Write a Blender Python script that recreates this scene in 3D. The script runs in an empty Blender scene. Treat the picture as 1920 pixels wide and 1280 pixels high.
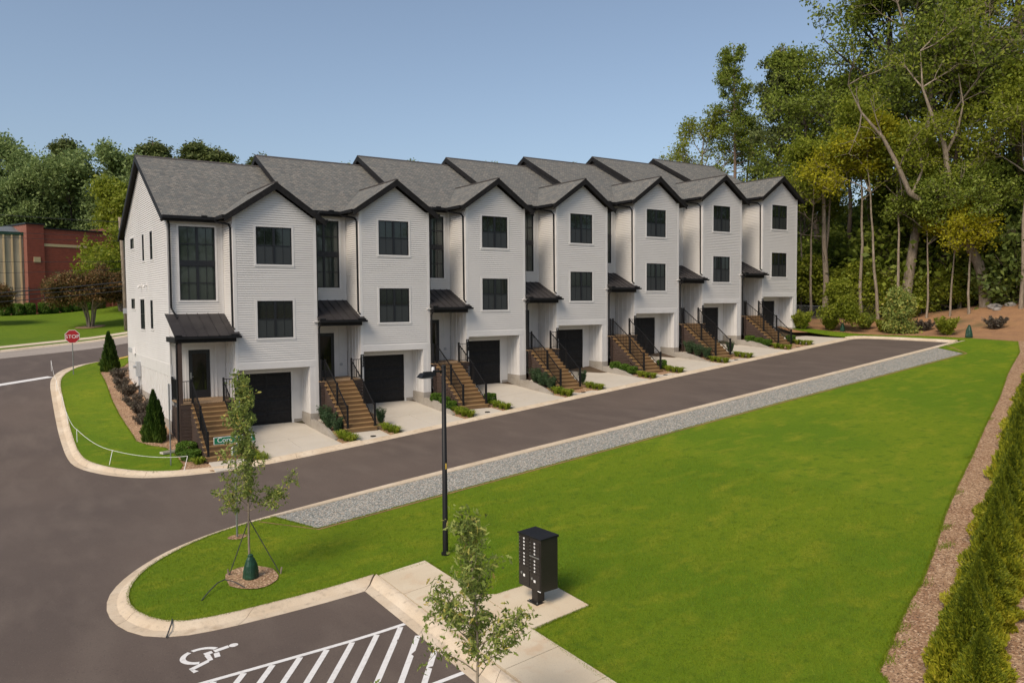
import bpy, math, random
import numpy as np
from mathutils import Vector, Matrix
from mathutils.geometry import delaunay_2d_cdt
random.seed(7)
PI = math.pi
D = bpy.data
scene = bpy.context.scene
col = scene.collection

# ------------------------------------------------------------ camera
CAM = Vector((-7.019, -36.745, 5.386)); YAW, PITCH, ROLL = 0.5898, -0.0507, -0.0065
fw = Vector((math.sin(YAW)*math.cos(PITCH), math.cos(YAW)*math.cos(PITCH), math.sin(PITCH)))
r0 = Vector((math.cos(YAW), -math.sin(YAW), 0)); u0 = r0.cross(fw)
r2 = r0*math.cos(ROLL)+u0*math.sin(ROLL); u2 = -r0*math.sin(ROLL)+u0*math.cos(ROLL)
cd = D.cameras.new('camera'); cam = D.objects.new('camera', cd); col.objects.link(cam)
cam.matrix_world = Matrix(((r2.x,u2.x,-fw.x,CAM.x),(r2.y,u2.y,-fw.y,CAM.y),(r2.z,u2.z,-fw.z,CAM.z),(0,0,0,1)))
cd.sensor_width = 36; cd.lens = 1475.4/1920*36; cd.clip_end = 2000; cd.clip_start = .1
scene.camera = cam
# ------------------------------------------------------------ world and sun
SUN_DIR = Vector((-.86, -.40, .95)).normalized()
world = D.worlds.new('World'); scene.world = world; world.use_nodes = True
wn = world.node_tree.nodes; wl = world.node_tree.links; wn.clear()
sky = wn.new('ShaderNodeTexSky'); sky.sky_type = 'NISHITA'; sky.sun_disc = False
sky.sun_elevation = math.asin(SUN_DIR.z); sky.sun_rotation = math.atan2(SUN_DIR.x, SUN_DIR.y)
sky.air_density = 1.0; sky.dust_density = 2.2; sky.ozone_density = 3.5; sky.altitude = 100
wb = wn.new('ShaderNodeBackground'); wb.inputs['Strength'].default_value = .13
wo = wn.new('ShaderNodeOutputWorld')
hs = wn.new('ShaderNodeHueSaturation'); hs.inputs['Saturation'].default_value = .80; hs.inputs['Hue'].default_value = .495; hs.inputs['Value'].default_value = .92
wl.new(sky.outputs[0], hs.inputs['Color']); wl.new(hs.outputs[0], wb.inputs[0]); wl.new(wb.outputs[0], wo.inputs[0])
sd = D.lights.new('sun', 'SUN'); sd.energy = 2.7; sd.angle = math.radians(26); sd.color = (1, .85, .67)
so = D.objects.new('sun', sd); col.objects.link(so); so.rotation_euler = SUN_DIR.to_track_quat('Z', 'Y').to_euler()
scene.view_settings.view_transform = 'Standard'; scene.view_settings.look = 'None'
scene.view_settings.exposure = 0.22; scene.view_settings.gamma = 1; scene.view_settings.use_curve_mapping = False
scene.render.engine = 'CYCLES'
scene.cycles.max_bounces = 8; scene.cycles.transparent_max_bounces = 12

# ------------------------------------------------------------ materials
def mat(name, base=(.5,.5,.5), rough=.7, noise=None, bump=None, spec=.5, metal=0., attr=None, trans=0., layers=None, wave=None):
    """noise: list of (scale, colour2, lo, hi, stretch) mixed over the base; bump: (scale, strength, distance)"""
    m = D.materials.new(name); m.use_nodes = True; nt = m.node_tree; N = nt.nodes; L = nt.links
    b = N['Principled BSDF']; b.inputs['Roughness'].default_value = rough; b.inputs['Metallic'].default_value = metal
    b.inputs['Specular IOR Level'].default_value = spec
    geo = N.new('ShaderNodeNewGeometry')
    c = N.new('ShaderNodeRGB'); c.outputs[0].default_value = (*base, 1); cur = c.outputs[0]
    if attr:
        at_ = N.new('ShaderNodeAttribute'); at_.attribute_name = 'rnd'
        rp = N.new('ShaderNodeValToRGB'); e = rp.color_ramp.elements
        while len(e) < len(attr): e.new(.5)
        for i, cc in enumerate(attr): e[i].position = i/(len(attr)-1); e[i].color = (*cc, 1)
        L.new(at_.outputs['Fac'], rp.inputs[0]); cur = rp.outputs[0]
    for (sc, c2, lo, hi, st) in (noise or []):
        mp = N.new('ShaderNodeMapping'); mp.inputs['Scale'].default_value = st; L.new(geo.outputs['Position'], mp.inputs[0])
        t = N.new('ShaderNodeTexNoise'); t.inputs['Scale'].default_value = sc; t.inputs['Detail'].default_value = 5
        L.new(mp.outputs[0], t.inputs['Vector'])
        r = N.new('ShaderNodeMapRange'); r.inputs[1].default_value = lo; r.inputs[2].default_value = hi
        L.new(t.outputs['Fac'], r.inputs[0])
        mx = N.new('ShaderNodeMixRGB'); L.new(r.outputs[0], mx.inputs[0]); L.new(cur, mx.inputs[1]); mx.inputs[2].default_value = (*c2, 1)
        cur = mx.outputs[0]
    L.new(cur, b.inputs['Base Color'])
    if bump:
        t = N.new('ShaderNodeTexNoise'); t.inputs['Scale'].default_value = bump[0]; t.inputs['Detail'].default_value = 4
        L.new(geo.outputs['Position'], t.inputs['Vector'])
        bp = N.new('ShaderNodeBump'); bp.inputs['Strength'].default_value = bump[1]; bp.inputs['Distance'].default_value = bump[2]
        L.new(t.outputs['Fac'], bp.inputs['Height']); L.new(bp.outputs[0], b.inputs['Normal'])
    if trans:
        tr = N.new('ShaderNodeBsdfTranslucent'); ms = N.new('ShaderNodeMixShader'); ms.inputs[0].default_value = trans
        L.new(cur, tr.inputs[0]); L.new(b.outputs[0], ms.inputs[1]); L.new(tr.outputs[0], ms.inputs[2])
        L.new(ms.outputs[0], N['Material Output'].inputs[0])
    return m
U3 = (1, 1, 1)
M = {}
M['siding'] = mat('siding', (.65,.63,.60), .55, [(.35, (.60,.58,.55), .4, .7, U3), (9, (.655,.64,.62), .5, .8, (1,1,6))])
M['trim'] = mat('white_trim', (.66,.645,.625), .5, [(2, (.61,.595,.575), .45, .75, U3)])
M['black'] = mat('black_metal', (.008,.008,.009), .55, [(8, (.014,.014,.015), .4, .7, U3)], spec=.25)
M['fascia'] = mat('black_fascia', (.010,.009,.0085), .6, [(5, (.018,.016,.015), .45, .7, U3)], spec=.25)
M['soffit'] = mat('dark_soffit', (.06,.052,.048), .7, [(4, (.08,.07,.065), .4, .7, U3)])
M['frame'] = mat('window_frame', (.010,.011,.014), .4)
M['seam'] = mat('standing_seam_metal', (.026,.023,.024), .45, [(1.5, (.040,.036,.036), .4, .7, (1,1,1)), (20, (.028,.024,.024), .5, .8, U3)])
M['concrete'] = mat('concrete', (.54,.49,.41), .85, [(.6, (.49,.44,.36), .4, .7, U3), (6, (.52,.48,.42), .45, .75, U3), (60, (.36,.32,.27), .55, .8, U3)], (80, .2, .004))
M['walkcon'] = mat('walk_concrete', (.58,.48,.34), .85, [(.8, (.63,.54,.40), .4, .65, U3), (2.3, (.54,.38,.24), .56, .8, U3), (50, (.42,.36,.28), .55, .8, U3)], (80, .2, .004))
M['kerb'] = mat('kerb_concrete', (.56,.45,.32), .85, [(1.1, (.64,.54,.41), .4, .65, U3), (7, (.38,.31,.23), .55, .8, U3), (60, (.34,.28,.21), .55, .8, U3), (2.4, (.40,.30,.20), .60, .8, (1,1,1))], (70, .25, .005))
M['found'] = mat('foundation_concrete', (.34,.31,.27), .9, [(1.3, (.27,.24,.20), .4, .7, (1,1,2)), (15, (.38,.35,.31), .5, .75, U3)], (40, .2, .004))
M['asphalt'] = mat('asphalt', (.112,.083,.066), .85, [(.16, (.086,.064,.052), .35, .65, U3), (1.2, (.125,.096,.077), .45, .75, (1,.35,1)), (60, (.19,.155,.13), .60, .74, U3), (30, (.055,.043,.037), .58, .75, U3)], (150, .35, .006))
M['oldroad'] = mat('old_worn_road', (.30,.26,.22), .9, [(.4, (.36,.31,.27), .4, .7, (.4,1,1)), (5, (.22,.19,.165), .55, .8, (1,1,1))])
M['paint'] = mat('white_road_paint', (.72,.71,.69), .7, [(12, (.60,.58,.56), .5, .75, U3), (70, (.45,.43,.41), .62, .75, U3)])
M['yellow'] = mat('yellow_paint', (.62,.40,.06), .7, [(6, (.7,.5,.15), .4, .7, U3)])
M['mulch'] = mat('mulch', (.37,.225,.125), .95, [(1.6, (.29,.155,.078), .4, .65, U3), (22, (.68,.49,.32), .53, .64, (1,.5,1)), (34, (.08,.045,.028), .53, .64, (.5,1,1)), (12, (.54,.36,.22), .56, .7, U3)], (60, .9, .03))
M['needles'] = mat('pine_straw', (.31,.165,.075), .95, [(1.2, (.23,.12,.06), .4, .7, U3), (30, (.42,.25,.13), .52, .7, U3), (.35, (.09,.085,.03), .55, .75, U3)], (30, .8, .03))
M['floor'] = mat('forest_floor', (.075,.05,.03), .95, [(.5, (.10,.065,.035), .4, .7, U3), (.25, (.03,.045,.012), .5, .7, U3), (20, (.13,.085,.05), .55, .75, U3)], (20, .8, .05))
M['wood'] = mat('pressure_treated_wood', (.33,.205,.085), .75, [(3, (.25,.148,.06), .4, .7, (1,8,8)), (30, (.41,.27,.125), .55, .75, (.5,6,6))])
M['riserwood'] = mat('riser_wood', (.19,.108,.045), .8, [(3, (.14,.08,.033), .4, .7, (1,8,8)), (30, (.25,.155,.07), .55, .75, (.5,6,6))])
M['brownwood'] = mat('brown_stained_wood', (.058,.036,.027), .7, [(4, (.042,.026,.02), .4, .7, (1,5,8)), (25, (.078,.05,.038), .5, .75, (1,3,10))])
M['deck'] = mat('deck_wood', (.33,.22,.12), .75, [(4, (.175,.11,.06), .4, .7, (8,1,1))])
M['galv'] = mat('galvanised_steel', (.33,.34,.33), .45, [(8, (.24,.25,.24), .4, .7, U3)], metal=.7)
M['grey'] = mat('grey_plastic', (.42,.43,.44), .5)
M['white'] = mat('white_rope', (.8,.79,.76), .6)
M['green'] = mat('street_sign_green', (.008,.17,.085), .4)
M['red'] = mat('stop_sign_red', (.42,.012,.02), .35)
M['retro'] = mat('sign_white', (.82,.82,.82), .4)
M['bag'] = mat('green_watering_bag', (.008,.042,.022), .45, [(6, (.012,.065,.034), .4, .7, U3)], (9, .6, .04))
M['mailbox'] = mat('bronze_mailbox_metal', (.018,.015,.013), .45, [(30, (.024,.020,.018), .4, .7, U3)])
M['lamp'] = mat('lamp_black', (.009,.009,.009), .5, spec=.3)
M['lens'] = mat('lamp_lens', (.25,.25,.25), .2)
M['barkd'] = mat('dark_bark', (.075,.058,.045), .95, [(3, (.045,.034,.026), .4, .65, (6,6,1)), (2, (.11,.09,.07), .55, .75, (4,4,1))], (9, .7, .05))
M['barkp'] = mat('pinkish_pine_bark', (.24,.17,.13), .95, [(3, (.15,.10,.075), .4, .65, (6,6,1)), (1.5, (.32,.24,.19), .55, .75, (3,3,1))], (9, .6, .04))
M['barkl'] = mat('light_bark', (.27,.22,.165), .95, [(3, (.18,.14,.10), .4, .65, (6,6,1)), (1.5, (.40,.33,.26), .55, .75, (3,3,1))], (9, .6, .04))
M['barky'] = mat('young_bark', (.12,.09,.065), .9, [(9, (.08,.06,.042), .4, .7, U3)])
M['brick'] = None
M['rock'] = mat('grey_rock', (.28,.26,.24), .9, [(4, (.18,.165,.15), .4, .7, U3)], (8, .6, .05))
M['wire'] = mat('cable', (.03,.03,.032), .6)
M['stone'] = mat('tan_split_block', (.42,.31,.18), .9, [(2.5, (.30,.21,.12), .45, .6, U3)])
M['tan'] = mat('tan_metal_siding', (.46,.40,.29), .6, [(1, (.30,.26,.19), .4, .7, (1,1,.3))])
M['cream'] = mat('cream_trim', (.55,.42,.24), .8)
M['hose'] = mat('grey_hose', (.05,.05,.05), .5)

# glass: dark, reflective, with a dim room tone behind it
def glass(name, base, rough=.03):
    m = mat(name, base, rough, spec=.75)
    return m
M['glass'] = glass('window_glass', (.012,.017,.014))
M['glassi'] = glass('tall_window_glass', (.034,.045,.037))
M['screen'] = glass('insect_screen_glass', (.026,.029,.029), .35)
M['glassd'] = glass('door_glass', (.012,.013,.010), .05)

def leafmat(name, ramp, trans=.3, rough=.55):
    return mat(name, rough=rough, attr=ramp, trans=trans+.08, spec=.25)
M['leaf_dark'] = leafmat('leaf_dark', [(0.064,0.095,0.020),(0.116,0.159,0.032),(0.198,0.243,0.054)])
M['leaf_mid'] = leafmat('leaf_mid', [(0.101,0.137,0.019),(0.185,0.242,0.031),(0.320,0.366,0.062)])
M['leaf_lite'] = leafmat('leaf_light', [(0.129,0.171,0.016),(0.243,0.284,0.026),(0.386,0.409,0.053)], .4)
M['leaf_yel'] = leafmat('leaf_yellow_green', [(0.227,0.220,0.013),(0.408,0.396,0.022),(0.589,0.528,0.033)], .45)
M['needle'] = leafmat('pine_needles', [(0.069,0.093,0.028),(0.121,0.152,0.044),(0.199,0.233,0.070)], .2)
M['leaf_pale_haze'] = leafmat('leaf_pale_haze', [(0.121,0.172,0.047),(0.225,0.296,0.094),(0.353,0.437,0.172)], .3)  # pale grey-green, with distance haze put into the leaf colour
M['leaf_oak'] = leafmat('young_oak_leaf', [(0.104,0.150,0.031),(0.209,0.272,0.061),(0.399,0.456,0.124),(0.645,0.491,0.124)], .35)
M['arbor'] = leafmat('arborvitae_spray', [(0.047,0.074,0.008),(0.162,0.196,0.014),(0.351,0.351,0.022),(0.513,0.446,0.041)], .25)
M['arbord'] = leafmat('dark_arborvitae_spray', [(0.024,0.054,0.010),(0.053,0.102,0.014),(0.119,0.168,0.022)], .25)
M['box'] = leafmat('boxwood_leaf', [(0.039,0.088,0.013),(0.092,0.175,0.020),(0.184,0.275,0.037)], .25)
M['blue'] = leafmat('blue_green_leaf', [(0.026,0.054,0.022),(0.054,0.102,0.042),(0.096,0.156,0.066)], .25)
M['lily'] = leafmat('lily_turf_blade', [(.10,.165,.014),(.24,.32,.025),(.42,.44,.07)], .35)
M['purple'] = leafmat('purple_grey_leaf', [(0.058,0.044,0.034),(0.117,0.094,0.072),(0.182,0.169,0.130)], .2)
M['crepe'] = leafmat('crepe_myrtle_leaf', [(0.060,0.060,0.019),(0.132,0.096,0.034),(0.240,0.120,0.048),(0.120,0.156,0.036)], .3)
M['pink'] = leafmat('pink_flower', [(.16,.02,.03),(.38,.03,.07),(.5,.06,.12)], .3)
M['bladeg'] = leafmat('grass_blade', [(.105,.168,.008),(.20,.282,.013),(.33,.38,.028)], .35)

def shingle():
    m = D.materials.new('asphalt_shingles'); m.use_nodes = True; N = m.node_tree.nodes; L = m.node_tree.links
    b = N['Principled BSDF']; b.inputs['Roughness'].default_value = .9
    uv = N.new('ShaderNodeUVMap')
    br = N.new('ShaderNodeTexBrick'); br.inputs['Scale'].default_value = 1
    br.inputs['Brick Width'].default_value = .19; br.inputs['Row Height'].default_value = .14
    br.inputs['Mortar Size'].default_value = .012; br.inputs['Mortar Smooth'].default_value = .6; br.offset = .37
    br.inputs['Color1'].default_value = (0,0,0,1); br.inputs['Color2'].default_value = (1,1,1,1); br.inputs['Mortar'].default_value = (.5,.5,.5,1)
    L.new(uv.outputs[0], br.inputs[0])
    rp = N.new('ShaderNodeValToRGB'); e = rp.color_ramp.elements
    cs = [(0,(.105,.108,.106)),(.3,(.165,.160,.142)),(.55,(.14,.146,.138)),(.8,(.195,.18,.155)),(1,(.235,.222,.195))]
    while len(e) < 5: e.new(.5)
    for i, (p_, c_) in enumerate(cs): e[i].position = p_; e[i].color = (*c_, 1)
    L.new(br.outputs['Color'], rp.inputs[0])
    mx = N.new('ShaderNodeMixRGB'); mx.inputs[2].default_value = (.045,.042,.038,1); L.new(rp.outputs[0], mx.inputs[1])
    ml = N.new('ShaderNodeMath'); ml.operation = 'MULTIPLY'; ml.inputs[1].default_value = .8; L.new(br.outputs['Fac'], ml.inputs[0]); L.new(ml.outputs[0], mx.inputs[0])
    t = N.new('ShaderNodeTexNoise'); t.inputs['Scale'].default_value = .8; t.inputs['Detail'].default_value = 3; L.new(uv.outputs[0], t.inputs[0])
    m2 = N.new('ShaderNodeMixRGB'); m2.blend_type = 'MULTIPLY'; m2.inputs[0].default_value = .12
    L.new(mx.outputs[0], m2.inputs[1]); L.new(t.outputs['Fac'], m2.inputs[2]); L.new(m2.outputs[0], b.inputs['Base Color'])
    bp = N.new('ShaderNodeBump'); bp.inputs['Strength'].default_value = .5; bp.inputs['Distance'].default_value = .01; bp.invert = True
    L.new(br.outputs['Fac'], bp.inputs['Height']); L.new(bp.outputs[0], b.inputs['Normal'])
    return m
M['shingle'] = shingle()
def brickmat():
    m = D.materials.new('red_brick'); m.use_nodes = True; N = m.node_tree.nodes; L = m.node_tree.links
    b = N['Principled BSDF']; b.inputs['Roughness'].default_value = .85
    uv = N.new('ShaderNodeUVMap'); br = N.new('ShaderNodeTexBrick'); br.inputs['Scale'].default_value = 1
    br.inputs['Brick Width'].default_value = .3; br.inputs['Row Height'].default_value = .1; br.inputs['Mortar Size'].default_value = .008
    br.inputs['Color1'].default_value = (.29,.060,.035,1); br.inputs['Color2'].default_value = (.22,.045,.027,1); br.inputs['Mortar'].default_value = (.22,.085,.06,1)
    L.new(uv.outputs[0], br.inputs[0]); L.new(br.outputs[0], b.inputs['Base Color'])
    return m
M['brick'] = brickmat()
def gravelmat():
    m = D.materials.new('crushed_gravel'); m.use_nodes = True; N = m.node_tree.nodes; L = m.node_tree.links
    b = N['Principled BSDF']; b.inputs['Roughness'].default_value = .9
    g = N.new('ShaderNodeNewGeometry'); v = N.new('ShaderNodeTexVoronoi'); v.inputs['Scale'].default_value = 20; v.inputs['Randomness'].default_value = 1
    L.new(g.outputs['Position'], v.inputs['Vector'])
    rp = N.new('ShaderNodeValToRGB'); e = rp.color_ramp.elements
    sp = N.new('ShaderNodeSeparateColor'); L.new(v.outputs['Color'], sp.inputs[0]); L.new(sp.outputs[0], rp.inputs[0])
    cs = [(0,(.25,.28,.27)),(.35,(.46,.45,.39)),(.6,(.62,.52,.41)),(.8,(.36,.40,.38)),(1,(.78,.72,.63))]
    while len(e) < 5: e.new(.5)
    for i, (p_, c_) in enumerate(cs): e[i].position = p_; e[i].color = (*c_, 1)
    mr = N.new('ShaderNodeMapRange'); mr.inputs[1].default_value = .2; mr.inputs[2].default_value = .75; mr.inputs[3].default_value = 1; mr.inputs[4].default_value = .35
    L.new(v.outputs['Distance'], mr.inputs[0])
    mx = N.new('ShaderNodeMixRGB'); mx.blend_type = 'MULTIPLY'; mx.inputs[0].default_value = 1
    L.new(rp.outputs[0], mx.inputs[1]); L.new(mr.outputs[0], mx.inputs[2]); L.new(mx.outputs[0], b.inputs['Base Color'])
    bp = N.new('ShaderNodeBump'); bp.inputs['Strength'].default_value = .9; bp.inputs['Distance'].default_value = .03; bp.invert = True
    L.new(v.outputs['Distance'], bp.inputs['Height']); L.new(bp.outputs[0], b.inputs['Normal'])
    return m
M['gravel'] = gravelmat()
def lawnmat(name, a, b2, c3, d4):
    return mat(name, a, .85, [(.20, b2, .40, .60, (1,1,1)), (.9, c3, .50, .82, (1,1.8,1)), (3.2, d4, .52, .72, (1,1,1)), (11, b2, .52, .72, U3), (45, (a[0]*.45,a[1]*.5,a[2]*.6), .5, .68, (1,1,.3)), (80, (a[0]*1.8,a[1]*1.5,a[2]*2.2), .58, .75, U3)], (70, 1.0, .05), spec=.15)
M['lawn'] = lawnmat('lawn_grass', (.198,.280,.011), (.130,.235,.009), (.325,.335,.022), (.116,.198,.010))
M['lawnfar'] = lawnmat('far_lawn_grass', (.16,.245,.014), (.125,.21,.012), (.20,.26,.02), (.105,.185,.012))

# ------------------------------------------------------------ objects and mesh building
CACHE = {}
def props(o, label=None, cat=None, group=None, kind=None):
    if label: o['label'] = label
    if cat: o['category'] = cat
    if group: o['group'] = group
    if kind: o['kind'] = kind
    return o
def link(name, me, parent=None, loc=None, rz=0):
    o = D.objects.new(name, me); col.objects.link(o)
    if parent: o.parent = parent
    if loc is not None: o.location = loc
    if rz: o.rotation_euler = (0, 0, rz)
    return o
def empty(name, loc=(0,0,0), rz=0, parent=None, **k):
    o = link(name, None, parent, loc, rz); o.empty_display_size = .3
    return props(o, **k)
class MB:
    def __init__(s): s.v = []; s.f = []; s.uv = []; s.mi = []; s.cur = 0
    def quad(s, *p, uv=None):
        n = len(s.v); s.v += [tuple(q) for q in p]; s.f.append(tuple(range(n, n+len(p)))); s.mi.append(s.cur)
        s.uv += list(uv) if uv else [(0, 0)]*len(p)
        return s
    def box(s, x0, x1, y0, y1, z0, z1, rot=0, c=(0,0)):
        P = [(x0,y0,z0),(x1,y0,z0),(x1,y1,z0),(x0,y1,z0),(x0,y0,z1),(x1,y0,z1),(x1,y1,z1),(x0,y1,z1)]
        if rot:
            cs, sn = math.cos(rot), math.sin(rot)
            P = [(c[0]+(p[0]-c[0])*cs-(p[1]-c[1])*sn, c[1]+(p[0]-c[0])*sn+(p[1]-c[1])*cs, p[2]) for p in P]
        for f in ((0,3,2,1),(4,5,6,7),(0,1,5,4),(1,2,6,5),(2,3,7,6),(3,0,4,7)): s.quad(*[P[i] for i in f])
        return s
    def hexa(s, lo, hi):      # two rings of four points
        for f in (lo[::-1], hi): s.quad(*f)
        for i in range(4): j = (i+1) % 4; s.quad(lo[i], lo[j], hi[j], hi[i])
        return s
    def prism(s, poly, a, b):   # poly of 3D points, extruded by vector from a to b offsets
        A = [Vector(p)+Vector(a) for p in poly]; B = [Vector(p)+Vector(b) for p in poly]
        s.quad(*A[::-1]); s.quad(*B)
        for i in range(len(A)): j = (i+1) % len(A); s.quad(A[i], A[j], B[j], B[i])
        return s
    def tube(s, pts, r, n=6, cap=True):
        pts = [Vector(p) for p in pts]; R = r if hasattr(r, '__len__') else [r]*len(pts); rings = []
        up = Vector((0,0,1)); prev = None
        for i, p in enumerate(pts):
            t = (pts[min(i+1, len(pts)-1)]-pts[max(i-1, 0)]).normalized()
            a = prev if prev is not None else (Vector((1,0,0)) if abs(t.z) > .9 else up)
            x = (a - t*a.dot(t)).normalized(); y = t.cross(x); prev = x
            k = len(s.v); s.v += [tuple(p+(x*math.cos(2*PI*j/n)+y*math.sin(2*PI*j/n))*R[i]) for j in range(n)]; rings.append(k)
        for a, b in zip(rings, rings[1:]):
            for j in range(n):
                s.f.append((a+j, a+(j+1) % n, b+(j+1) % n, b+j)); s.mi.append(s.cur); s.uv += [(0,0)]*4
        if cap:
            s.f.append(tuple(rings[0]+j for j in range(n))[::-1]); s.mi.append(s.cur); s.uv += [(0,0)]*n
            s.f.append(tuple(rings[-1]+j for j in range(n))); s.mi.append(s.cur); s.uv += [(0,0)]*n
        return s
    def mesh(s, name, mats, smooth=False):
        me = D.meshes.new(name); me.from_pydata(s.v, [], s.f)
        ul = me.uv_layers.new(name='UVMap'); ul.data.foreach_set('uv', np.array(s.uv, dtype=np.float32).ravel())
        for m in (mats if isinstance(mats, (list, tuple)) else [mats]): me.materials.append(m)
        me.polygons.foreach_set('material_index', np.array(s.mi, dtype=np.int32))
        if smooth: me.polygons.foreach_set('use_smooth', np.ones(len(s.f), dtype=bool))
        me.update(); return me
    def build(s, name, mats, parent=None, loc=None, rz=0, smooth=False):
        return link(name, s.mesh(name, mats, smooth), parent, loc, rz)
def cached(key, fn):
    if key not in CACHE: CACHE[key] = fn()
    return CACHE[key]
def piece(name, parent, m, x0, x1, y0, y1, z0, z1, label=None):
    """a plain board or bar: shared bevelled-free cube data, placed and sized"""
    def mk():
        return MB().box(-.5,.5,-.5,.5,-.5,.5).mesh('board_'+m, M[m])
    o = link(name, cached(('cube', m), mk), parent, ((x0+x1)/2, (y0+y1)/2, (z0+z1)/2)); o.scale = (x1-x0, y1-y0, z1-z0)
    if label: o['label'] = label
    return o
def bar(name, parent, m, a, b, w, h=None):
    """slanted bar between two points, shared cube data"""
    h = h or w; a = Vector(a); b = Vector(b); d = b-a
    def mk(): return MB().box(-.5,.5,-.5,.5,-.5,.5).mesh('board_'+m, M[m])
    o = link(name, cached(('cube', m), mk), parent, (a+b)/2)
    o.rotation_mode = 'QUATERNION'; o.rotation_quaternion = d.to_track_quat('X', 'Z'); o.scale = (d.length, w, h)
    return o

# ------------------------------------------------------------ ground height
_ys = np.array([-80,-40,-23,-11.5,-4.3,-1,2,14.3,25,60,110,200.]); _zs = np.array([-3.2,-2.3,-1.79,-1.5,-1.48,-1.15,-.62,.9,1.9,4.2,6.5,8.])
_xs = np.array([-120,-40,-10,0,44,60,100,200.]); _sx = np.array([-3.,-1.,-.2,0,4.25,5.0,6.,7.])
def _S(t): t = np.clip(t, 0, 1); return t*t*(3-2*t)
def G(x, y):
    fx = sum(np.interp(x+k, _xs, _sx) for k in (-1,0,1))/3; fy = sum(np.interp(y+k, _ys, _zs) for k in (-1,0,1))/3
    return fx+fy+1.7*_S((np.asarray(x)-46)/10)*_S((4-np.asarray(y))/14)
def inside(px, py, poly):
    c = np.zeros(len(px), bool); n = len(poly)
    for i in range(n):
        x1, y1 = poly[i]; x2, y2 = poly[(i+1) % n]
        if y1 == y2: continue
        m = ((y1 > py) != (y2 > py)) & (px < (x2-x1)*(py-y1)/(y2-y1)+x1); c ^= m
    return c
def densify(poly, st, closed=True):
    out = []
    n = len(poly)
    for i in range(n if closed else n-1):
        a = Vector(poly[i]); b = Vector(poly[(i+1) % n]); k = max(1, int((b-a).length/st))
        out += [tuple(a.lerp(b, j/k)) for j in range(k)]
    if not closed: out.append(tuple(poly[-1]))
    return out
def smoothpoly(p, it=2, closed=True):
    p = [Vector(q) for q in p]
    for _ in range(it):
        q = []; n = len(p)
        for i in range(n if closed else n-1):
            a, b = p[i], p[(i+1) % n]; q += [a*.75+b*.25, a*.25+b*.75]
        if not closed: q = [p[0]]+q+[p[-1]]
        p = q
    return [tuple(v) for v in p]
def sheet_mesh(name, poly, off, m, st=1.0, zf=None, mx=None):
    poly = densify(poly, st); P = np.array(poly)
    x0, y0 = P.min(0); x1, y1 = P.max(0)
    gx, gy = np.meshgrid(np.arange(x0+st/2, x1, st), np.arange(y0+st/2, y1, st)); gx = gx.ravel(); gy = gy.ravel()
    k = inside(gx, gy, poly); gx = gx[k]; gy = gy[k]
    if len(gx):
        d = np.min(np.hypot(gx[:,None]-P[None,:,0], gy[:,None]-P[None,:,1]), 1) if len(gx)*len(P) < 6e6 else np.ones(len(gx))*st
        gx = gx[d > st*.35]; gy = gy[d > st*.35]
    V = [Vector(p) for p in poly]+[Vector((a, b)) for a, b in zip(gx, gy)]; n = len(poly)
    vs, es, fs, *_ = delaunay_2d_cdt(V, [(i, (i+1) % n) for i in range(n)], [list(range(n))], 1, 1e-5)
    A = np.array([tuple(v) for v in vs]); z = (zf or G)(A[:,0], A[:,1])+off
    me = D.meshes.new(name); me.from_pydata([(a[0], a[1], zz) for a, zz in zip(A, z)], [], [tuple(f) for f in fs])
    me.materials.append(M[m]); me.update()
    for p in me.polygons[:1]:
        if p.normal.z < 0: me.flip_normals()
    me.polygons.foreach_set('use_smooth', np.ones(len(me.polygons), bool))
    return me
def sheet(name, poly, off, m, st=1.0, zf=None, kind='structure', parent=None, **k):
    return props(link(name, sheet_mesh(name, poly, off, m, st, zf), parent), kind=kind if not parent else None, **k)

# base terrain
def axis(a, b, c, d, fine, coarse):
    l = [b-coarse*1.25**i*i for i in range(1, 40) if b-coarse*1.25**i*i > a][::-1]
    r = [c+coarse*1.25**i*i for i in range(1, 40) if c+coarse*1.25**i*i < d]
    return np.array([a]+l+list(np.arange(b, c, fine))+r+[d])
gx = axis(-400, -14, 75, 900, 1.5, 3); gy = axis(-400, -45, 80, 900, 1.5, 3)
X, Y = np.meshgrid(gx, gy); Z = G(X, Y)-.22
nx, ny = len(gx), len(gy)
idx = np.arange(nx*ny).reshape(ny, nx)
F = np.stack([idx[:-1,:-1], idx[:-1,1:], idx[1:,1:], idx[1:,:-1]], -1).reshape(-1, 4)
me = D.meshes.new('ground'); me.from_pydata(np.stack([X, Y, Z], -1).reshape(-1, 3).tolist(), [], F.tolist()); me.materials.append(M['floor'])
props(link('ground', me), kind='structure')

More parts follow.
